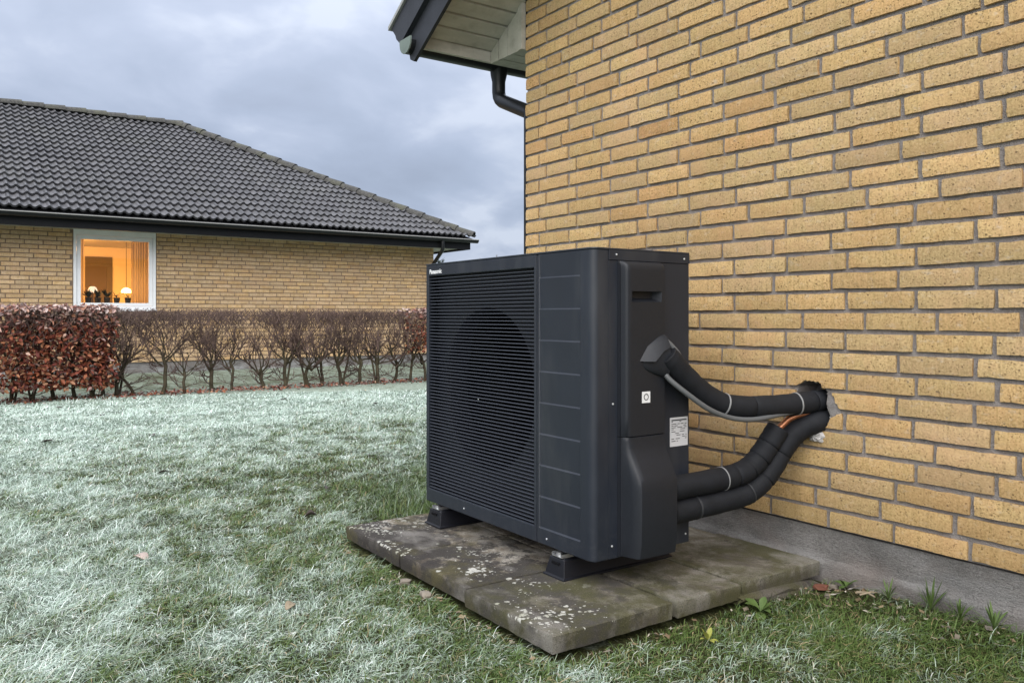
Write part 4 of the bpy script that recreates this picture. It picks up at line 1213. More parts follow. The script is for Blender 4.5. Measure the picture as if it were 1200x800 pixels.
rm.add([(rx1, WY0, rz0), (rx1, WY1, rz0), (rx1, WY1, WZ0), (rx1, WY0, WZ0)], [(0, 1, 2, 3)])
room = fput('room', rm, 'room_wall')
for k in range(24):
    y = ry0 + k * .2167
    fput('ceiling_board', MB().box((rx0, y + .004, rz1), (rx1, y + .2127, rz1 + .015)), 'room_ceiling', room)
fput('inner_sill', MB().box((rx1 - .02, WY0, WZ0 + .06), (FX - .047, WY1, WZ0 + .085)), 'frame_white', win)
fput('doorway_dark_panel', MB().box((rx0 + .003, -.235, rz0), (rx0 + .02, .235, 1.86)), 'dark_brown', room)  # flat dark panel paints in the gloom of the room behind the opening
fput('door_head', MB().box((rx0 + .003, -.235, 1.861), (rx0 + .022, .235, 2.04)), 'pot_clay', room)
fput('door_frame', MB().box((rx0 + .003, .13, rz0), (rx0 + .035, .235, 1.86)), 'pot_clay', room)
def curtain(y0, y1, label):
    mb = MB(); n = 40; vs = []
    for i in range(n + 1):
        y = y0 + (y1 - y0) * i / n; x = FX - .36 + .022 * math.sin(i * 1.25) + .008 * math.sin(i * 2.9)
        vs += [(x, y, .4), (x + .006 * math.sin(i), y, 2.28)]
    mb.add(vs, [(2 * i, 2 * i + 2, 2 * i + 3, 2 * i + 1) for i in range(n)])
    o = put('curtain', mb, 'curtain', None, smooth=80)
    md = o.modifiers.new('thickness', 'SOLIDIFY'); md.thickness = .003
    tag(o, label, 'curtain', 'curtains in the lit window')
curtain(-.80, -.640, 'narrow pale curtain at the left side of the lit window')
curtain(.045, .330, 'wide pale curtain at the right side of the lit window')
# pendant lamp (lit) and table lamp
pen = tag(empty('pendant_lamp', (-12.6, .249, 1.33)), 'glowing dome pendant lamp hanging inside the lit window', 'lamp')
dome = MB(); vs = []
for k in range(8):
    a = math.pi / 2 * k / 7
    for i in range(20): vs.append((.088 * math.cos(a) * math.cos(i * math.pi / 10), .088 * math.cos(a) * math.sin(i * math.pi / 10), .085 * math.sin(a)))
dome.add(vs, [(k * 20 + i, k * 20 + (i + 1) % 20, (k + 1) * 20 + (i + 1) % 20, (k + 1) * 20 + i) for k in range(7) for i in range(20)])
put('lamp_shade', dome, 'lamp_glow', pen, smooth=60)
put('cord', MB().tube([(0, 0, .085), (0, 0, .97)], .005, 6), 'print_dark', pen)
def point(name, loc, e, col, r=.06):
    l = bpy.data.lights.new(name, 'POINT'); l.energy = e; l.color = col; l.shadow_soft_size = r
    o = bpy.data.objects.new(name, l); COL.objects.link(o); o.location = loc; return o
pl_ = point('pendant_bulb', (0, 0, -.06), 42, (1.0, .50, .13)); pl_.parent = pen
tl = tag(empty('table_lamp', (-11.25, -.475, WZ0 + .02)), 'small pale lit table lamp among the window plants', 'lamp')
mb = MB().tube([(0, 0, .25), (0, 0, .27), (0, 0, .33), (0, 0, .35)], [.075, .078, .055, .03], 16)
put('lamp_shade', mb, 'lamp_pale', tl, smooth=50)
put('stand', MB().tube([(0, 0, 0), (0, 0, .02), (0, 0, .03), (0, 0, .25)], [.05, .05, .012, .010], 12), 'pot_clay', tl, smooth=40)
tb = tag(empty('side_table', (-11.25, -.30, .25)), 'small dark side table below the lit window sill, holding lamp', 'table')
put('table_top', MB().box((-.18, -.5, WZ0 + .02 - .25 - .03), (.18, .55, WZ0 + .02 - .25)), 'dark_brown', tb)
for sx in (-1, 1):
    for sy, yy in ((0, -.46), (1, .51)): put('leg', MB().box((sx * .15 - .02, yy - .02, 0), (sx * .15 + .02, yy + .02, WZ0 + .02 - .28)), 'dark_brown', tb)
bulb2 = point('ceiling_light_bulb', (-12.3, -.9, 2.1), 62, (1.0, .45, .12), .12); bulb2.parent = None
cl_ = tag(empty('ceiling_lamp', (-12.3, -.9, 2.17)), 'small lit ceiling lamp inside the far room, left of the window view', 'lamp')
put('lamp_shade', MB().tube([(0, 0, .0), (0, 0, .06), (0, 0, .125)], [.10, .10, .05], 16), 'lamp_glow', cl_, smooth=40)
bulb2.parent = cl_; bulb2.location = (0, 0, -.08)
def house_plant(y, x, kind, seed, label):
    rs = random.Random(seed); r = tag(empty('potted_plant', (x, y, WZ0 + .0855)), label, 'plant', 'potted plants on the window sill')
    put('pot', MB().tube([(0, 0, 0), (0, 0, .09), (0, 0, .10)], [.036, .048, .050], 14), 'sill_pot', r, smooth=40)
    mb = MB()
    for k in range(26 if kind == 'bushy' else 14):
        a = rs.uniform(0, 6.28); l = rs.uniform(.06, .13); el = rs.uniform(.2, 1.4) if kind == 'bushy' else rs.uniform(.1, .8)
        d = Vector((math.cos(a) * math.cos(el) * .5, math.sin(a) * math.cos(el), math.sin(el))); s = d.cross(Vector((0, 0, 1))).normalized() * (.024 if kind == 'bushy' else .009)
        p = Vector((0, 0, .09)) + d * rs.uniform(0, .06)
        mb.add([p, p + d * l * .5 + s, p + d * l, p + d * l * .5 - s], [(0, 1, 2, 3)])
    put('leaves', mb, 'silhouette_green', r)
house_plant(-.60, FX - .15, 'bushy', 1, 'small bushy dark plant at the left end of the lit window sill')
house_plant(-.47, FX - .15, 'bushy', 2, 'tall bushy dark plant in front of the table lamp on the sill')
house_plant(-.34, FX - .15, 'bushy', 3, 'dark bushy plant in the middle of the lit window sill')
house_plant(-.20, FX - .15, 'thin', 4, 'spiky low plant left of the pendant lamp on the sill')
house_plant(-.04, FX - .15, 'thin', 5, 'spiky low plant under the pendant lamp on the sill')
# eaves
EX = -10.0
fput('eave_soffit', MB().box((-18.9, FYS - .55, 2.228), (EX - .07, FYE + .50, 2.238)), 'soffit_paint')
fput('fascia', MB().box((EX - .069, FYS - .55, 2.19), (EX - .045, FYE + .50, 2.345)).box((-18.9, FYE + .475, 2.19), (EX - .0695, FYE + .50, 2.345)), 'fascia_black')
fg = MB(); r_ = .062
prof = [(EX + .02 + r_ * math.cos(math.pi + math.pi * i / 10), 2.372 + r_ * math.sin(math.pi + math.pi * i / 10)) for i in range(11)]
inn = [(EX + .02 + (r_ - .004) * math.cos(math.pi + math.pi * i / 10), 2.372 + (r_ - .004) * math.sin(math.pi + math.pi * i / 10)) for i in range(11)]
fgut = fput('gutter', fg.prism(prof + inn[::-1], 'y', FYS - .6, FYE + .62), 'gutter_black', fix=True, smooth=40)
fput('gutter_bead', MB().tube([(EX + .082, FYS - .6, 2.374), (EX + .082, FYE + .62, 2.374)], .008, 8), 'zinc_edge', fgut, smooth=50)
fput('downpipe', MB().tube([(EX + .02, 5.28, 2.33), (EX + .02, 5.28, 2.20), (EX + .005, 5.285, 2.165), (EX - .05, 5.29, 2.12), (FX + .10, 5.33, 1.86), (FX + .055, 5.335, 1.80), (FX + .05, 5.335, 1.7), (FX + .05, 5.335, .1)], .036, 12), 'gutter_black', smooth=50)
# roof
RX, RZ = -14.5, 4.86; EZ = 2.43; EYR = 6.02; EYL = FYS - .62
run = EX - RX; rise = RZ - EZ; slope = math.hypot(run, rise)
RYE = EYR - run; RYS = EYL + run
rb = MB(); dn = .045
rb.add([(EX - .02, EYL, EZ - dn), (EX - .02, EYR, EZ - dn), (RX, RYE, RZ - dn), (RX, RYS, RZ - dn), (2 * RX - EX + .02, EYL, EZ - dn), (2 * RX - EX + .02, EYR, EZ - dn)], [(0, 1, 2, 3), (1, 5, 2), (0, 3, 4), (4, 3, 2, 5), (0, 4, 5, 1)])
froof = fput('roof', rb, 'roof_concrete')
up = Vector((-run / slope, 0, rise / slope)); nrm = Vector((rise / slope, 0, run / slope)); along = Vector((0, 1, 0))
TW, TG = .246, .2530; TL = TG + .045; WAVE = 12
def tile_profile(u):
    a = 2 * math.pi * u / (TW / 2)
    s_ = math.sin(a)
    return .026 * (s_ if s_ > 0 else s_ * .5)
def tile_mesh(vmaxf=None):
    mb = MB(); vs = []; n = WAVE
    cols = []
    for i in range(n + 1):
        u = TW * i / n; h = tile_profile(u)
        vt = TL if vmaxf is None else max(0.0, min(TL, vmaxf(u)))
        cols.append(vt)
        lift = .044
        for v, hh in ((0.006, h + lift - .034), (0.0, h + lift), (vt, h + lift * (1 - vt / TL))):
            p_ = along * u + up * v + nrm * hh; vs.append(p_)
    fs = []
    for i in range(n):
        if vmaxf is not None and cols[i] <= .001 and cols[i + 1] <= .001: continue
        for k in range(2): fs.append((i * 3 + k, (i + 1) * 3 + k, (i + 1) * 3 + k + 1, i * 3 + k + 1))
    return mb.add(vs, fs)
tile_me = tile_mesh().mesh('roof_tile'); tile_me.materials.append(MATS['roof_concrete'])
tile_me.polygons.foreach_set('use_smooth', [True] * len(tile_me.polygons)); tile_me.set_sharp_from_angle(angle=math.radians(40))
tiles = []
nrow = int(slope / TG) + 1
for rj in range(nrow):
    v0 = rj * TG
    if v0 > slope - .05: break
    yl_ = EYL + v0 * run / slope; yr_ = EYR - v0 * run / slope
    y = math.floor(EYL / TW) * TW
    while y < yr_:
        if y + TW > yl_:
            full = (y > yl_ + TL) and (y + TW < yr_ - TL * run / slope) and v0 + TL < slope
            tiles.append((y, v0, full))
        y += TW
def tile_pos(y, v): return Vector((EX, 0, EZ)) + along * y + up * v
def tile_rank(q):
    s = seen(tile_pos(q[0] + .12, q[1] + .12))
    if s is None or s[0] < -15 or s[0] > 560: return 1e9
    return s[2]
tiles.sort(key=tile_rank)
trest = MB(); cnt = 0
for (y, v0, full) in tiles:
    jz = random.uniform(-.003, .003); p0 = tile_pos(y, v0) + nrm * jz
    if full:
        mb = None
    else:
        def vm(u, y=y, v0=v0):
            Y = y + u; m_ = slope - v0
            m_ = min(m_, (EYR - Y) * slope / run - v0, (Y - EYL) * slope / run - v0)
            return m_
        mb = tile_mesh(vm)
        if not mb.f: continue
    ok = tile_rank((y, v0)) < 1e8
    if cnt < 298 and ok:
        if mb is None: me = tile_me
        else:
            me = mb.mesh('roof_tile'); me.materials.append(MATS['roof_concrete'])
        o = put('roof_tile', me, None, froof); o.location = p0 + Vector((12, 0, 0)); cnt += 1
    else:
        src = mb or tile_mesh(); trest.add([Vector(q) + p0 for q in src.v], src.f)
tag(fput('tile_field', trest, 'roof_concrete', froof, smooth=40), kind='stuff')
# ridge and hip tiles
def ridge_line(a, b, n_=None):
    a, b = Vector(a), Vector(b); L = (b - a).length; step = .36; n_ = int(L / step)
    d = (b - a).normalized(); side = d.cross(Vector((0, 0, 1))).normalized(); upv = side.cross(d)
    for k in range(n_ + 1):
        p0 = a + d * (k * step); p1 = a + d * min((k + 1) * step + .05, L + .05)
        vs = []; m_ = 10
        for e_, (p_, r0, hh) in enumerate(((p0, .138, .016), (p1, .122, .002), )):
            for i in range(m_ + 1):
                an = math.pi * i / m_
                vs.append(p_ + side * (r0 * math.cos(an)) + upv * (r0 * .80 * math.sin(an) - .068 + hh))
        for i in range(m_ + 1):
            an = math.pi * i / m_
            vs.append(p0 + side * (.125 * math.cos(an)) + upv * (.125 * .80 * math.sin(an) - .075 + .012))
        fs = [(i, i + 1, m_ + 2 + i, m_ + 1 + i) for i in range(m_)] + [(2 * (m_ + 1) + i, 2 * (m_ + 1) + i + 1, i + 1, i) for i in range(m_)]
        fput('ridge_tile', MB().add(vs, fs), 'ridge_concrete', froof, smooth=40)
ridge_line((RX, RYE + .12, RZ + .055), (RX, -3.4, RZ + .055))
ridge_line((EX - .02, EYR - .02, EZ + .055), (RX + .05, RYE + .05, RZ + .05))

# ------------------------------------------------------------------ hedge
def grow(mb, p, d, L, r, lev, rs, zmax, twigs, maxlev, xc):
    n = 4 if lev < 2 else 3
    pts = [p]; q = p.copy(); dd = d.copy()
    for k in range(n):
        dd = (dd + Vector((rs.gauss(0, .26), rs.gauss(0, .28), rs.gauss(.10, .16)))).normalized()
        q = q + dd * (L / n)
        if q.z > zmax: q.z = zmax - rs.uniform(0, .03)
        if abs(q.x - xc) > .27: q.x = xc + math.copysign(.27 - rs.uniform(0, .03), q.x - xc)
        pts.append(q.copy())
    rad = [r * (1 - .45 * i / n) for i in range(n + 1)]
    (mb if lev < 2 else twigs).tube(pts, rad, 6 if lev == 0 else 4 if lev == 1 else 3, False)
    if lev >= maxlev: return
    kids = {0: 5, 1: 4, 2: 4, 3: 2}.get(lev, 3)
    for k in range(kids):
        t_ = rs.uniform(.35, 1.0) if lev else rs.uniform(.55, 1.0)
        i = min(n - 1, int(t_ * n)); pp = pts[i].lerp(pts[i + 1], t_ * n - i)
        a = rs.uniform(0, 6.283); tilt = rs.uniform(.35, .95)
        base = (pts[i + 1] - pts[i]).normalized(); s_ = base.orthogonal().normalized(); s_ = Matrix.Rotation(a, 3, base) @ s_
        nd = (base * math.cos(tilt) + s_ * math.sin(tilt) + Vector((0, 0, .18 if lev < 3 else .22))).normalized()
        grow(mb, pp, nd, L * rs.uniform(.55, .85), max(.0022, r * rs.uniform(.45, .65)), lev + 1, rs, zmax, twigs, maxlev, xc)
HX = -6.70
def leaf_cloud(n, ylo, yhi, zlo, zhi, rs, size=(.045, .065), top_frost=True, xw=.29, dens=None):
    vs = []; fs = []; fr = []
    for _ in range(n):
        side = rs.random()
        x = HX + (rs.uniform(-xw, xw) if side < .45 else rs.uniform(.55, 1.0) * xw * (1 if rs.random() < .8 else -1))
        z = zlo + (zhi - zlo) * (1 - (rs.random() ** 1.15)) if rs.random() < .8 else zhi - abs(rs.gauss(0, .035))
        y = rs.uniform(ylo, yhi)
        p = Vector((x, y, z)); l = rs.uniform(*size); wd = l * rs.uniform(.5, .7)
        d = Vector((rs.gauss(0, 1), rs.gauss(0, 1), rs.gauss(-.2, .7))).normalized(); s = d.cross(Vector((rs.gauss(0, 1), rs.gauss(0, 1), rs.gauss(0, 1)))).normalized(); nn_ = d.cross(s)
        if nn_.z < 0: nn_ = -nn_
        o = len(vs)
        vs += [p, p + d * l * .35 + s * wd * .5 + nn_ * l * .12, p + d * l * .8 + s * wd * .32 + nn_ * l * .05, p + d * l - nn_ * l * .1, p + d * l * .8 - s * wd * .32 + nn_ * l * .05, p + d * l * .35 - s * wd * .5 + nn_ * l * .12, p + d * l * .55 - nn_ * l * .02]
        fs += [(o, o + 1, o + 6), (o + 1, o + 2, o + 6), (o + 2, o + 3, o + 6), (o + 3, o + 4, o + 6), (o + 4, o + 5, o + 6), (o + 5, o, o + 6)]
        tz = max(0, (z - (zhi - .22)) / .22)
        f_ = (.75 * tz if nn_.z > .35 else .25 * tz) * rs.uniform(.2, 1.25) + (.35 if rs.random() < .07 else 0)
        fr += [min(1, f_)] * 7
    me = bpy.data.meshes.new('foliage'); me.from_pydata([tuple(v) for v in vs], [], fs)
    at = me.attributes.new('frost', 'FLOAT', 'POINT'); at.data.foreach_set('value', fr)
    return me
ORD = ['first', 'second', 'third', 'fourth', 'fifth', 'sixth', 'seventh', 'eighth', 'ninth', 'tenth', 'eleventh', 'twelfth', 'thirteenth', 'fourteenth', 'fifteenth', 'sixteenth', 'seventeenth', 'eighteenth']
def shrub(y, seed, label, leafy, spread=.2, group='hedge shrubs between the lawns', lean=0.0, thick=.021):
    rs = random.Random(seed)
    r = tag(empty('beech_shrub', (HX, y, 0)), label, 'hedge shrub', group)
    inv = Matrix.Translation((-HX, -y, 0))
    tr = MB(); tw = MB()
    zmax = .975
    hgt = rs.uniform(.26, .50)
    base = Vector((HX + rs.uniform(-.05, .05), y, -.01))
    lx = rs.gauss(0, .010); ly = lean + rs.gauss(0, .006)
    pts = [base + Vector((lx * k + rs.gauss(0, .007), ly * k + rs.gauss(0, .011), hgt * k / 4)) for k in range(5)]
    rad = [thick * 1.25, thick * 1.05, thick, thick * .95, thick * .9]
    tr.tube(pts, rad, 7)
    if rs.random() < .45:                               # some grow as two stems
        sy = rs.choice([-1, 1]); q_ = [base + Vector((rs.gauss(0, .01) * j, sy * (.02 + .028 * j) + rs.gauss(0, .006), .16 * j)) for j in range(5)]
        tr.tube(q_, [thick * .7, thick * .62, thick * .55, thick * .45, thick * .35], 6)
        for j in (2, 3, 4): grow(tr, q_[j], Vector((rs.uniform(-.5, .5), rs.uniform(-.8, .8), 1)).normalized(), rs.uniform(.14, .24), thick * .35, 2, rs, zmax, tw, 4, HX)
    for k in range(6):
        a = k / 6 * 6.283 + rs.uniform(-.4, .4)
        nd = Vector((math.cos(a) * .45, math.sin(a) * .85, rs.uniform(.55, 1.1))).normalized()
        grow(tr, pts[4] - Vector((0, 0, rs.uniform(0, .12))), nd, rs.uniform(.26, .42), thick * rs.uniform(.45, .68), 1, rs, zmax, tw, 4, HX)
    for k in range(7):                                  # low side shoots
        a = rs.choice([-1, 1]); i = rs.randrange(1, 4)
        grow(tr, pts[i], Vector((rs.uniform(-.4, .6), a, rs.uniform(.0, .5))).normalized(), rs.uniform(.14, .26), thick * .32, 2, rs, .6, tw, 3, HX)
    # clipped brush at the top
    for k in range(150 if not leafy else 50):
        x = HX + rs.uniform(-.27, .27); yy = y + rs.uniform(-spread, spread); z1 = zmax + rs.uniform(-.05, .03); z0 = z1 - rs.uniform(.05, .20) * (1 if rs.random() < .8 else 1.6)
        p0 = Vector((x, yy, z0)); p1 = Vector((x + rs.gauss(0, .07), yy + rs.gauss(0, .12), z1))
        tw.tube([p0, p0.lerp(p1, .5) + Vector((rs.gauss(0, .008), rs.gauss(0, .008), 0)), p1], [.0033, .0024, .0016], 3, False)
    for mb_, nm, mt in ((tr, 'trunk', 'bark'), (tw, 'twigs', 'twig')):
        me = mb_.mesh(nm); me.transform(inv); put(nm, me, mt, r, smooth=60)
    if leafy:
        me = leaf_cloud(leafy, y - spread, y + spread, .13 if leafy > 500 else .42, 1.005, rs); me.transform(inv)
        put('foliage', me, 'beech_leaf', r)
leafy_y = [-2.16, -1.86, -1.66, -1.47, -1.28, -1.10, -.98]
for k, y in enumerate(leafy_y):
    shrub(y, 100 + k, 'rust-leaved frosted beech shrub, %s trunk counted from the left photo edge' % ORD[k], 1050 if k else 1300, .125 if k < 6 else .10, thick=.019)
bare_y = [-.84, -.64, -.34, -.11, .21, .43, .83, 1.08, 1.37, 1.61, 1.84, 2.11, 2.34, 2.63]
for k, y in enumerate(bare_y):
    shrub(y, 200 + k, 'bare twiggy hedge shrub, %s trunk counted from the rust-leaved section' % ORD[k], 0, .17, lean=(-.045 if k == 1 else random.uniform(-.012, .012)), thick=random.uniform(.016, .029))
for k, y in enumerate([2.88, 3.06, 3.3, 3.6]):
    shrub(y, 300 + k, 'hedge shrub with leftover red leaves beside the heat pump edge, %s of that clump' % ORD[k], 260 + 60 * k, .17, thick=.018)
# litter below the hedge
rs = random.Random(77); vs = []; fs = []; fr = []
for _ in range(2600):
    y = rs.uniform(-2.6, 4.2); x = HX + rs.gauss(0, .16); z = float(ground_h(x, y)) + rs.uniform(.005, .035)
    d = Vector((rs.gauss(0, 1), rs.gauss(0, 1), rs.gauss(0, .35))).normalized(); s = d.cross(Vector((rs.gauss(0, .4), rs.gauss(0, .4), 1))).normalized(); l = rs.uniform(.03, .055)
    p = Vector((x, y, z)); o = len(vs); vs += [p - d * l / 2, p + s * l * .3, p + d * l / 2, p - s * l * .3]; fs.append((o, o + 1, o + 2, o + 3)); fr += [.25 if rs.random() < .25 else 0] * 4
me = bpy.data.meshes.new('leaf_litter'); me.from_pydata([tuple(v) for v in vs], [], fs)
at = me.attributes.new('frost', 'FLOAT', 'POINT'); at.data.foreach_set('value', fr)
tag(put('leaf_litter', me, 'beech_leaf'), 'brown fallen leaves lying along the foot of the hedge', 'leaf litter', kind='stuff')

# ------------------------------------------------------------------ far trees whose tips show over the unit
def far_tree(px, Z, top, label, seed, fan=.5):
    p = EYE + (FWD + RIGHT * ((px - 600) / 957)) * Z
    rs = random.Random(seed); r = tag(empty('bare_tree', (p.x, p.y, 0)), label, 'tree', 'bare trees on the skyline')
    tr = MB(); br = MB()
    tr.tube([(0, 0, -.05), (.02, 0, top * .25), (.0, .03, top * .5)], [.10, .08, .06], 8)
    for k in range(16):
        a = rs.uniform(0, 6.283); s_ = rs.uniform(.1, fan); h = top * rs.uniform(.85, 1.0); z0 = top * rs.uniform(.2, .5)
        q0 = Vector((0, 0, z0)); q2 = Vector((math.cos(a) * s_ * top * .45, math.sin(a) * s_ * top * .45, h)); q1 = q0.lerp(q2, .5) + Vector((math.cos(a), math.sin(a), 0)) * .1 * top * s_
        br.tube([q0, q1, q2], [.035, .02, .008], 4, False)
        for j in range(6):
            t_ = rs.uniform(.4, 1); m_ = q1.lerp(q2, t_); e_ = m_ + Vector((rs.gauss(0, .15), rs.gauss(0, .15), rs.uniform(.1, .35))) * top * .25
            br.tube([m_, e_], [.012, .006], 3, False)
    put('trunk', tr, 'bark', r, smooth=50); put('crown', br, 'far_twig', r)
far_tree(587, 34, 3.35, 'bare tree top just showing over the heat pump lid near the wall corner', 5, .55)
far_tree(567, 38, 3.25, 'bare sapling tips over the heat pump lid, nearer the far house', 6, .4)
# evergreen tip beside the far house corner
p = EYE + (FWD + RIGHT * ((516 - 600) / 957)) * 24
ev = tag(empty('conifer', (p.x, p.y, 0)), 'small dark conifer tip beside the far house downpipe', 'tree')
put('trunk', MB().tube([(0, 0, -.05), (0, 0, 1.2), (0, 0, 2.5)], [.07, .05, .01], 7), 'bark', ev, smooth=50)
rs = random.Random(3); mb = MB()
for _ in range(900):
    h = rs.uniform(.25, 1); rr = .55 * (1 - h) + .03; a = rs.uniform(0, 6.28); q0 = Vector((math.cos(a) * rr * rs.uniform(.3, 1), math.sin(a) * rr * rs.uniform(.3, 1), 2.55 * h))
    d = Vector((math.cos(a), math.sin(a), rs.uniform(-.3, .7))).normalized() * rs.uniform(.08, .16); s_ = d.cross(Vector((0, 0, 1))).normalized() * .035
    mb.add([q0, q0 + d * .5 + s_, q0 + d, q0 + d * .5 - s_], [(0, 1, 2, 3)])
put('crown', mb, 'needle_green', ev)

# ------------------------------------------------------------------ grass
def grass(name, N, r0, r1, seg, dens_pow, label, half=0.93, wscale=1.0):
    th0 = math.atan2(FWD.y, FWD.x)
    u = rng.random(N); e = 2 - dens_pow
    r = (r0 ** e + u * (r1 ** e - r0 ** e)) ** (1 / e)
    th = th0 + (rng.random(N) * 2 - 1) * half
    x = EYE.x + r * np.cos(th); y = EYE.y + r * np.sin(th)
    m = ~((x > PX[0] - .012) & (x < PX[3] + .012) & (y > PY[0] - .012) & (y < .2))
    m &= ~((x > -.02) & (y > -.012))
    m &= x > -10.55
    m &= ~((np.abs(x - HX) < .25) & (rng.random(N) < .75))
    # bare soil in the angle between slab and plinth
    soil = np.exp(-((x - 1.84) / .16) ** 2 - ((y + .08) / .13) ** 2) + .35 * np.exp(-((y + .02) / .04) ** 2) * (x > 1.8)
    m &= rng.random(N) > soil * .93
    ddx = np.maximum(np.maximum(PX[0] - x, x - PX[3]), 0); ddy = np.maximum(np.maximum(PY[0] - y, y), 0)
    m &= rng.random(N) > .8 * np.exp(-(np.hypot(ddx, ddy) / .045) ** 2) * (fbm(x * 5, y * 5, 91, 2) > .42)
    tuft = fbm(x * 3.1, y * 3.1, 60, 3)
    m &= rng.random(N) < .50 + 1.0 * np.clip(tuft - .22, 0, 1)
    x, y, r, tuft = x[m], y[m], r[m], tuft[m]; n = len(x)
    F = frost_map(x, y)
    dh = np.hypot(np.maximum(0, -x), np.maximum(0, -y))
    lush = sstep(1.25, .35, dh) * (x < .45) + .6 * sstep(.30, .04, dh) * (x > 1.7)
    flow = 6.283 * (fbm(x * 1.7, y * 1.7, 70, 3) * 2.2)
    ph = flow + rng.normal(0, 1.7, n)
    up_ = np.clip(rng.beta(1.5, 3.4, n) + .32 * lush + .35 * (tuft - .5), .03, 1)
    L = (.018 + .044 * rng.random(n) ** 1.8) * (.75 + .7 * tuft) * (1 + .55 * lush)
    L = L * np.clip(.85 + .05 * r, .9, 1.25)
    w_ = (.0006 + .0007 * rng.random(n)) * np.maximum(1.0, r / 3.1) * wscale
    z0 = ground_h(x, y) - .004
    hd = np.stack([np.cos(ph), np.sin(ph)], 1)
    sd = np.stack([-hd[:, 1], hd[:, 0]], 1)
    K = seg
    pts = []
    px_, py_, pz_ = x.copy(), y.copy(), z0.copy()
    a0 = .25 + 1.15 * up_; a1 = a0 - (1.5 - .8 * up_) - rng.normal(0, .35, n)      # elevation angle at root and tip
    pts.append((px_, py_, pz_))
    side = rng.normal(0, .35, n)
    for k in range(K):
        a = a0 + (a1 - a0) * (k + .3) / K
        st = L / K; cx_, sx_ = np.cos(a) * st, np.sin(a) * st
        tw = side * (k / K)
        dxx = hd[:, 0] * np.cos(tw) - hd[:, 1] * np.sin(tw); dyy = hd[:, 0] * np.sin(tw) + hd[:, 1] * np.cos(tw)
        px_ = px_ + dxx * cx_; py_ = py_ + dyy * cx_; pz_ = np.maximum(pz_ + sx_, z0 + .006 + .012 * rng.random(n))
        pts.append((px_, py_, pz_))
    vpb = 2 * K + 1
    V = np.zeros((n, vpb, 3), np.float32); FR = np.zeros((n, vpb), np.float32)
    br = rng.random(n); tone = rng.random(n) ** 1.15
    tone = np.clip(tone * .9 + .1 * (1 - lush), 0, 1)
    for k in range(K + 1):
        t_ = k / K; X, Y, Z = pts[k]
        fv = np.clip(F + .22 * (t_ - .4) + (br - .5) * .75, 0, 1.15)
        if k < K:
            ww = w_ * (1 - .35 * t_)
            V[:, 2 * k, 0] = X - sd[:, 0] * ww; V[:, 2 * k, 1] = Y - sd[:, 1] * ww; V[:, 2 * k, 2] = Z
            V[:, 2 * k + 1, 0] = X + sd[:, 0] * ww; V[:, 2 * k + 1, 1] = Y + sd[:, 1] * ww; V[:, 2 * k + 1, 2] = Z + ww * .5
            FR[:, 2 * k] = fv; FR[:, 2 * k + 1] = fv
        else:
            V[:, 2 * K, 0] = X; V[:, 2 * K, 1] = Y; V[:, 2 * K, 2] = Z; FR[:, 2 * K] = fv
    pat = []
    for k in range(K - 1): pat += [2 * k, 2 * k + 1, 2 * k + 3, 2 * k + 2]
    pat += [2 * K - 2, 2 * K - 1, 2 * K]
    pat = np.array(pat)
    loops = (np.arange(n)[:, None] * vpb + pat[None]).ravel()
    lens = [4] * (K - 1) + [3]; st_ = np.concatenate([[0], np.cumsum(lens)[:-1]])
    starts = (np.arange(n)[:, None] * len(pat) + st_[None]).ravel()
    me = big_mesh(name, V.reshape(-1, 3), loops, starts, {'frost': FR.ravel(), 'tone': np.repeat(tone, vpb)})
    me.polygons.foreach_set('use_smooth', np.ones(len(me.polygons), bool))
    return tag(put(name, me, 'grass_blade'), label, 'grass', kind='stuff')
grass('near_grass', 260000, 1.5, 3.6, 3, 0.5, 'matted frosted grass blades in the foreground round the slab pad', .80)
grass('lawn_grass', 480000, 3.6, 10.0, 2, 1.35, 'pale frosted lawn stretching back to the hedge', .66, .95)

# ------------------------------------------------------------------ fallen leaves, weeds and twigs
def leaf_obj(x, y, l, rz, curl, mat, label, group=None):
    vs = []; n = 6
    for i in range(n + 1):
        t_ = i / n; wd = l * .34 * math.sin(math.pi * min(1, t_ * .95 + .03)) ** .8
        c = curl * l * math.sin(math.pi * t_)
        vs += [((t_ - .5) * l, -wd, c + wd * .5 * curl * 2), ((t_ - .5) * l, 0, c * .4), ((t_ - .5) * l, wd * .9, c + wd * .6 * curl * 2)]
    fs = [(3 * i + k, 3 * i + 3 + k, 3 * i + 4 + k, 3 * i + 1 + k) for i in range(n) for k in range(2)]
    o = put('fallen_leaf', MB().add(vs, fs), mat, None, smooth=60)
    o.location = (x, y, float(ground_h(x, y)) + .010); o.rotation_euler = (random.uniform(-.2, .2), random.uniform(-.2, .2), rz)
    md = o.modifiers.new('thickness', 'SOLIDIFY'); md.thickness = .0012
    return tag(o, label, 'leaf', group or 'fallen leaves on the lawn')
leaf_obj(.112, -1.845, .072, .5, .16, 'leaf_pale', 'curled pinkish frosted leaf on the lawn left of the slab pad')
leaf_obj(-.178, -1.076, .050, 1.2, .35, 'leaf_dark', 'small curled brown leaf on the green grass behind the pad left corner')
leaf_obj(.924, -1.565, .048, 2.2, .2, 'leaf_tan', 'pale tan leaf among frosty blades in the foreground lawn')
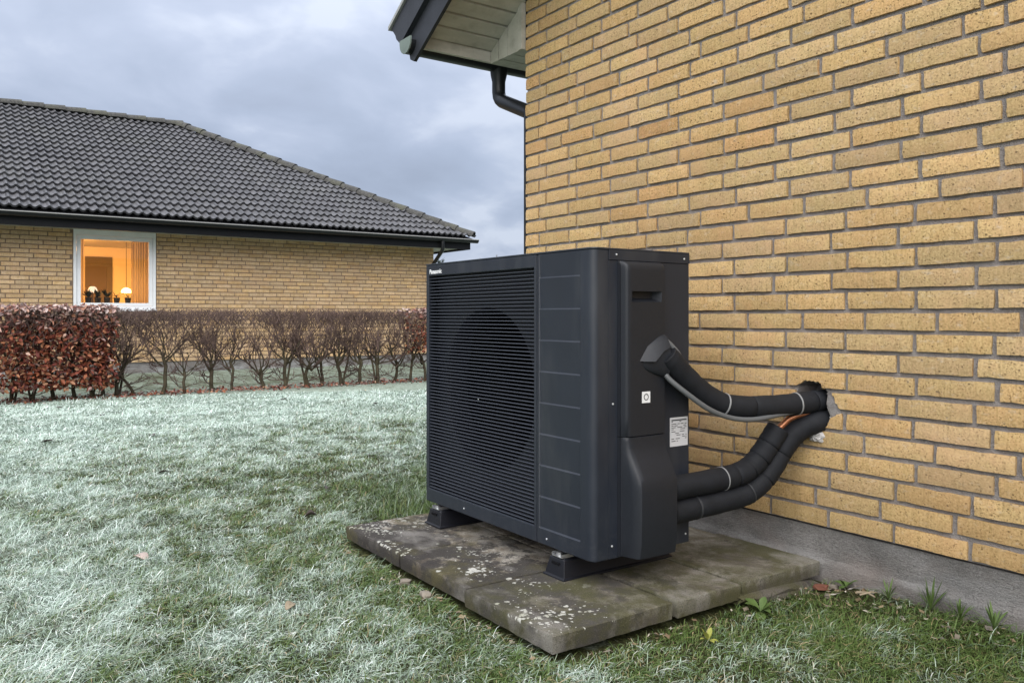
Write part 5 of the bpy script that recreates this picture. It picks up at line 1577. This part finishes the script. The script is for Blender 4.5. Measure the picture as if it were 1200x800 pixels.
for k, (x, y, l, lab) in enumerate([(-4.264, -1.807, .085, 'dark leaf on the frosted lawn near the left photo edge, below the leafy hedge'), (-3.242, -1.845, .085, 'dark curled leaf on the frost, lowest dark leaf near the left photo edge'), (-5.739, -1.509, .08, 'dark leaf close to the foot of the rust-leaved hedge'), (-3.174, -1.164, .075, 'dark leaf on the frosted lawn straight below the lit window'), (-1.61, -1.406, .065, 'dark leaf on the lawn midway between hedge and pad, left one'), (-.646, -.804, .05, 'dark leaf on the lawn just left of the green patch by the unit'), (-5.2, .55, .08, 'dark leaf on the white lawn in front of the bare hedge'), (-4.2, 1.15, .075, 'dark leaf on the white lawn left of the heat pump edge'), (-4.803, -1.265, .06, 'small dark leaf in front of the first bare trunks')]):
    leaf_obj(x, y, l, k * 1.1, .14, 'leaf_dark', lab)
def weed(x, y, n, l, mat, label, el=(.2, 1.0), wd=.4, seed=1):
    rs = random.Random(seed); r = tag(empty('weed', (x, y, float(ground_h(x, y)) + .01)), label, 'weed', 'weeds by the house wall')
    for k in range(n):
        a = k / n * 6.283 + rs.uniform(-.5, .5); e_ = rs.uniform(*el); L = l * rs.uniform(.6, 1.1)
        d = Vector((math.cos(a) * math.cos(e_), math.sin(a) * math.cos(e_), math.sin(e_))); s_ = Vector((-math.sin(a), math.cos(a), 0))
        vs = []
        for i in range(6):
            t_ = i / 5; w_ = L * wd * .5 * math.sin(math.pi * min(.97, t_ ** 1.4 + .04)); c = d * L * t_ + Vector((0, 0, -L * .45 * t_ * t_ * math.cos(e_)))
            vs += [c - s_ * w_ + Vector((0, 0, w_ * .3)), c, c + s_ * w_ + Vector((0, 0, w_ * .3))]
        put('leaf', MB().add(vs, [(3 * i + k2, 3 * i + 3 + k2, 3 * i + 4 + k2, 3 * i + 1 + k2) for i in range(5) for k2 in range(2)]), mat, r, smooth=60)
weed(1.842, -.045, 8, .060, 'weed_green', 'broad-leaved green weed against the plinth beside the slab corner', seed=2)
weed(1.80, -.42, 9, .075, 'weed_green', 'broad-leaved green weed by the right edge of the pad', seed=3)
weed(1.86, -.72, 9, .045, 'weed_yellow', 'small yellowing weed in the frosted grass in front of the pad', (.5, 1.3), .35, seed=4)
weed(2.12, -.045, 22, .11, 'weed_green', 'tall dark grass tuft standing against the plinth', (.8, 1.45), .07, seed=5)
weed(2.30, -.05, 18, .09, 'weed_green', 'dark grass tuft against the plinth at the right photo edge', (.7, 1.4), .08, seed=6)
weed(1.99, -.05, 16, .075, 'weed_green', 'short dark grass tuft at the plinth, left of the tall tuft', (.7, 1.4), .07, seed=7)
weed(2.21, -.055, 18, .085, 'weed_green', 'dark grass tuft at the plinth between the tall tuft and the photo edge', (.7, 1.4), .07, seed=8)
def stick(pts, r, label, mat='leaf_tan'):
    tag(put('dry_stalk', MB().tube(pts, [r, r * .9, r * .6], 6), mat, None, smooth=60), label, 'dry stalk', 'dry stalks by the plinth')
stick([(1.915, -.10, .044), (1.945, -.09, .050), (1.975, -.098, .046)], .0045, 'pale dry stalk lying at the foot of the plinth')
stick([(1.935, -.115, .045), (1.955, -.085, .054), (1.962, -.065, .050)], .003, 'thin pale dry stalk crossing another by the plinth')

# dead leaf scraps and straw on the soil strip at the foot of the plinth and round the pad
rs = random.Random(91); vs = []; fs = []; fr = []
for _ in range(520):
    if rs.random() < .6: x, y = rs.uniform(1.75, 2.5), -abs(rs.gauss(0, .09)) - .02
    elif rs.random() < .5: x, y = rs.uniform(PX[0] - .05, PX[3]), PY[0] - abs(rs.gauss(0, .03)) - .01
    else: x, y = PX[3] + abs(rs.gauss(0, .03)) + .01, rs.uniform(PY[0], -.05)
    z = float(ground_h(x, y)) + rs.uniform(.003, .016)
    d = Vector((rs.gauss(0, 1), rs.gauss(0, 1), rs.gauss(0, .25))).normalized(); s_ = d.cross(Vector((rs.gauss(0, .4), rs.gauss(0, .4), 1))).normalized()
    l = rs.uniform(.008, .030); wd = l * rs.choice([.08, .12, .35])
    p = Vector((x, y, z)); o = len(vs); vs += [p - d * l / 2, p + s_ * wd, p + d * l / 2, p - s_ * wd]; fs.append((o, o + 1, o + 2, o + 3)); fr += [rs.choice([0, 0, .15, .5])] * 4
me = bpy.data.meshes.new('plinth_litter'); me.from_pydata([tuple(v) for v in vs], [], fs)
at = me.attributes.new('frost', 'FLOAT', 'POINT'); at.data.foreach_set('value', fr)
tag(put('plinth_litter', me, 'litter_scrap'), 'brown leaf scraps and straw on the soil round the pad and plinth', 'leaf litter', kind='stuff')
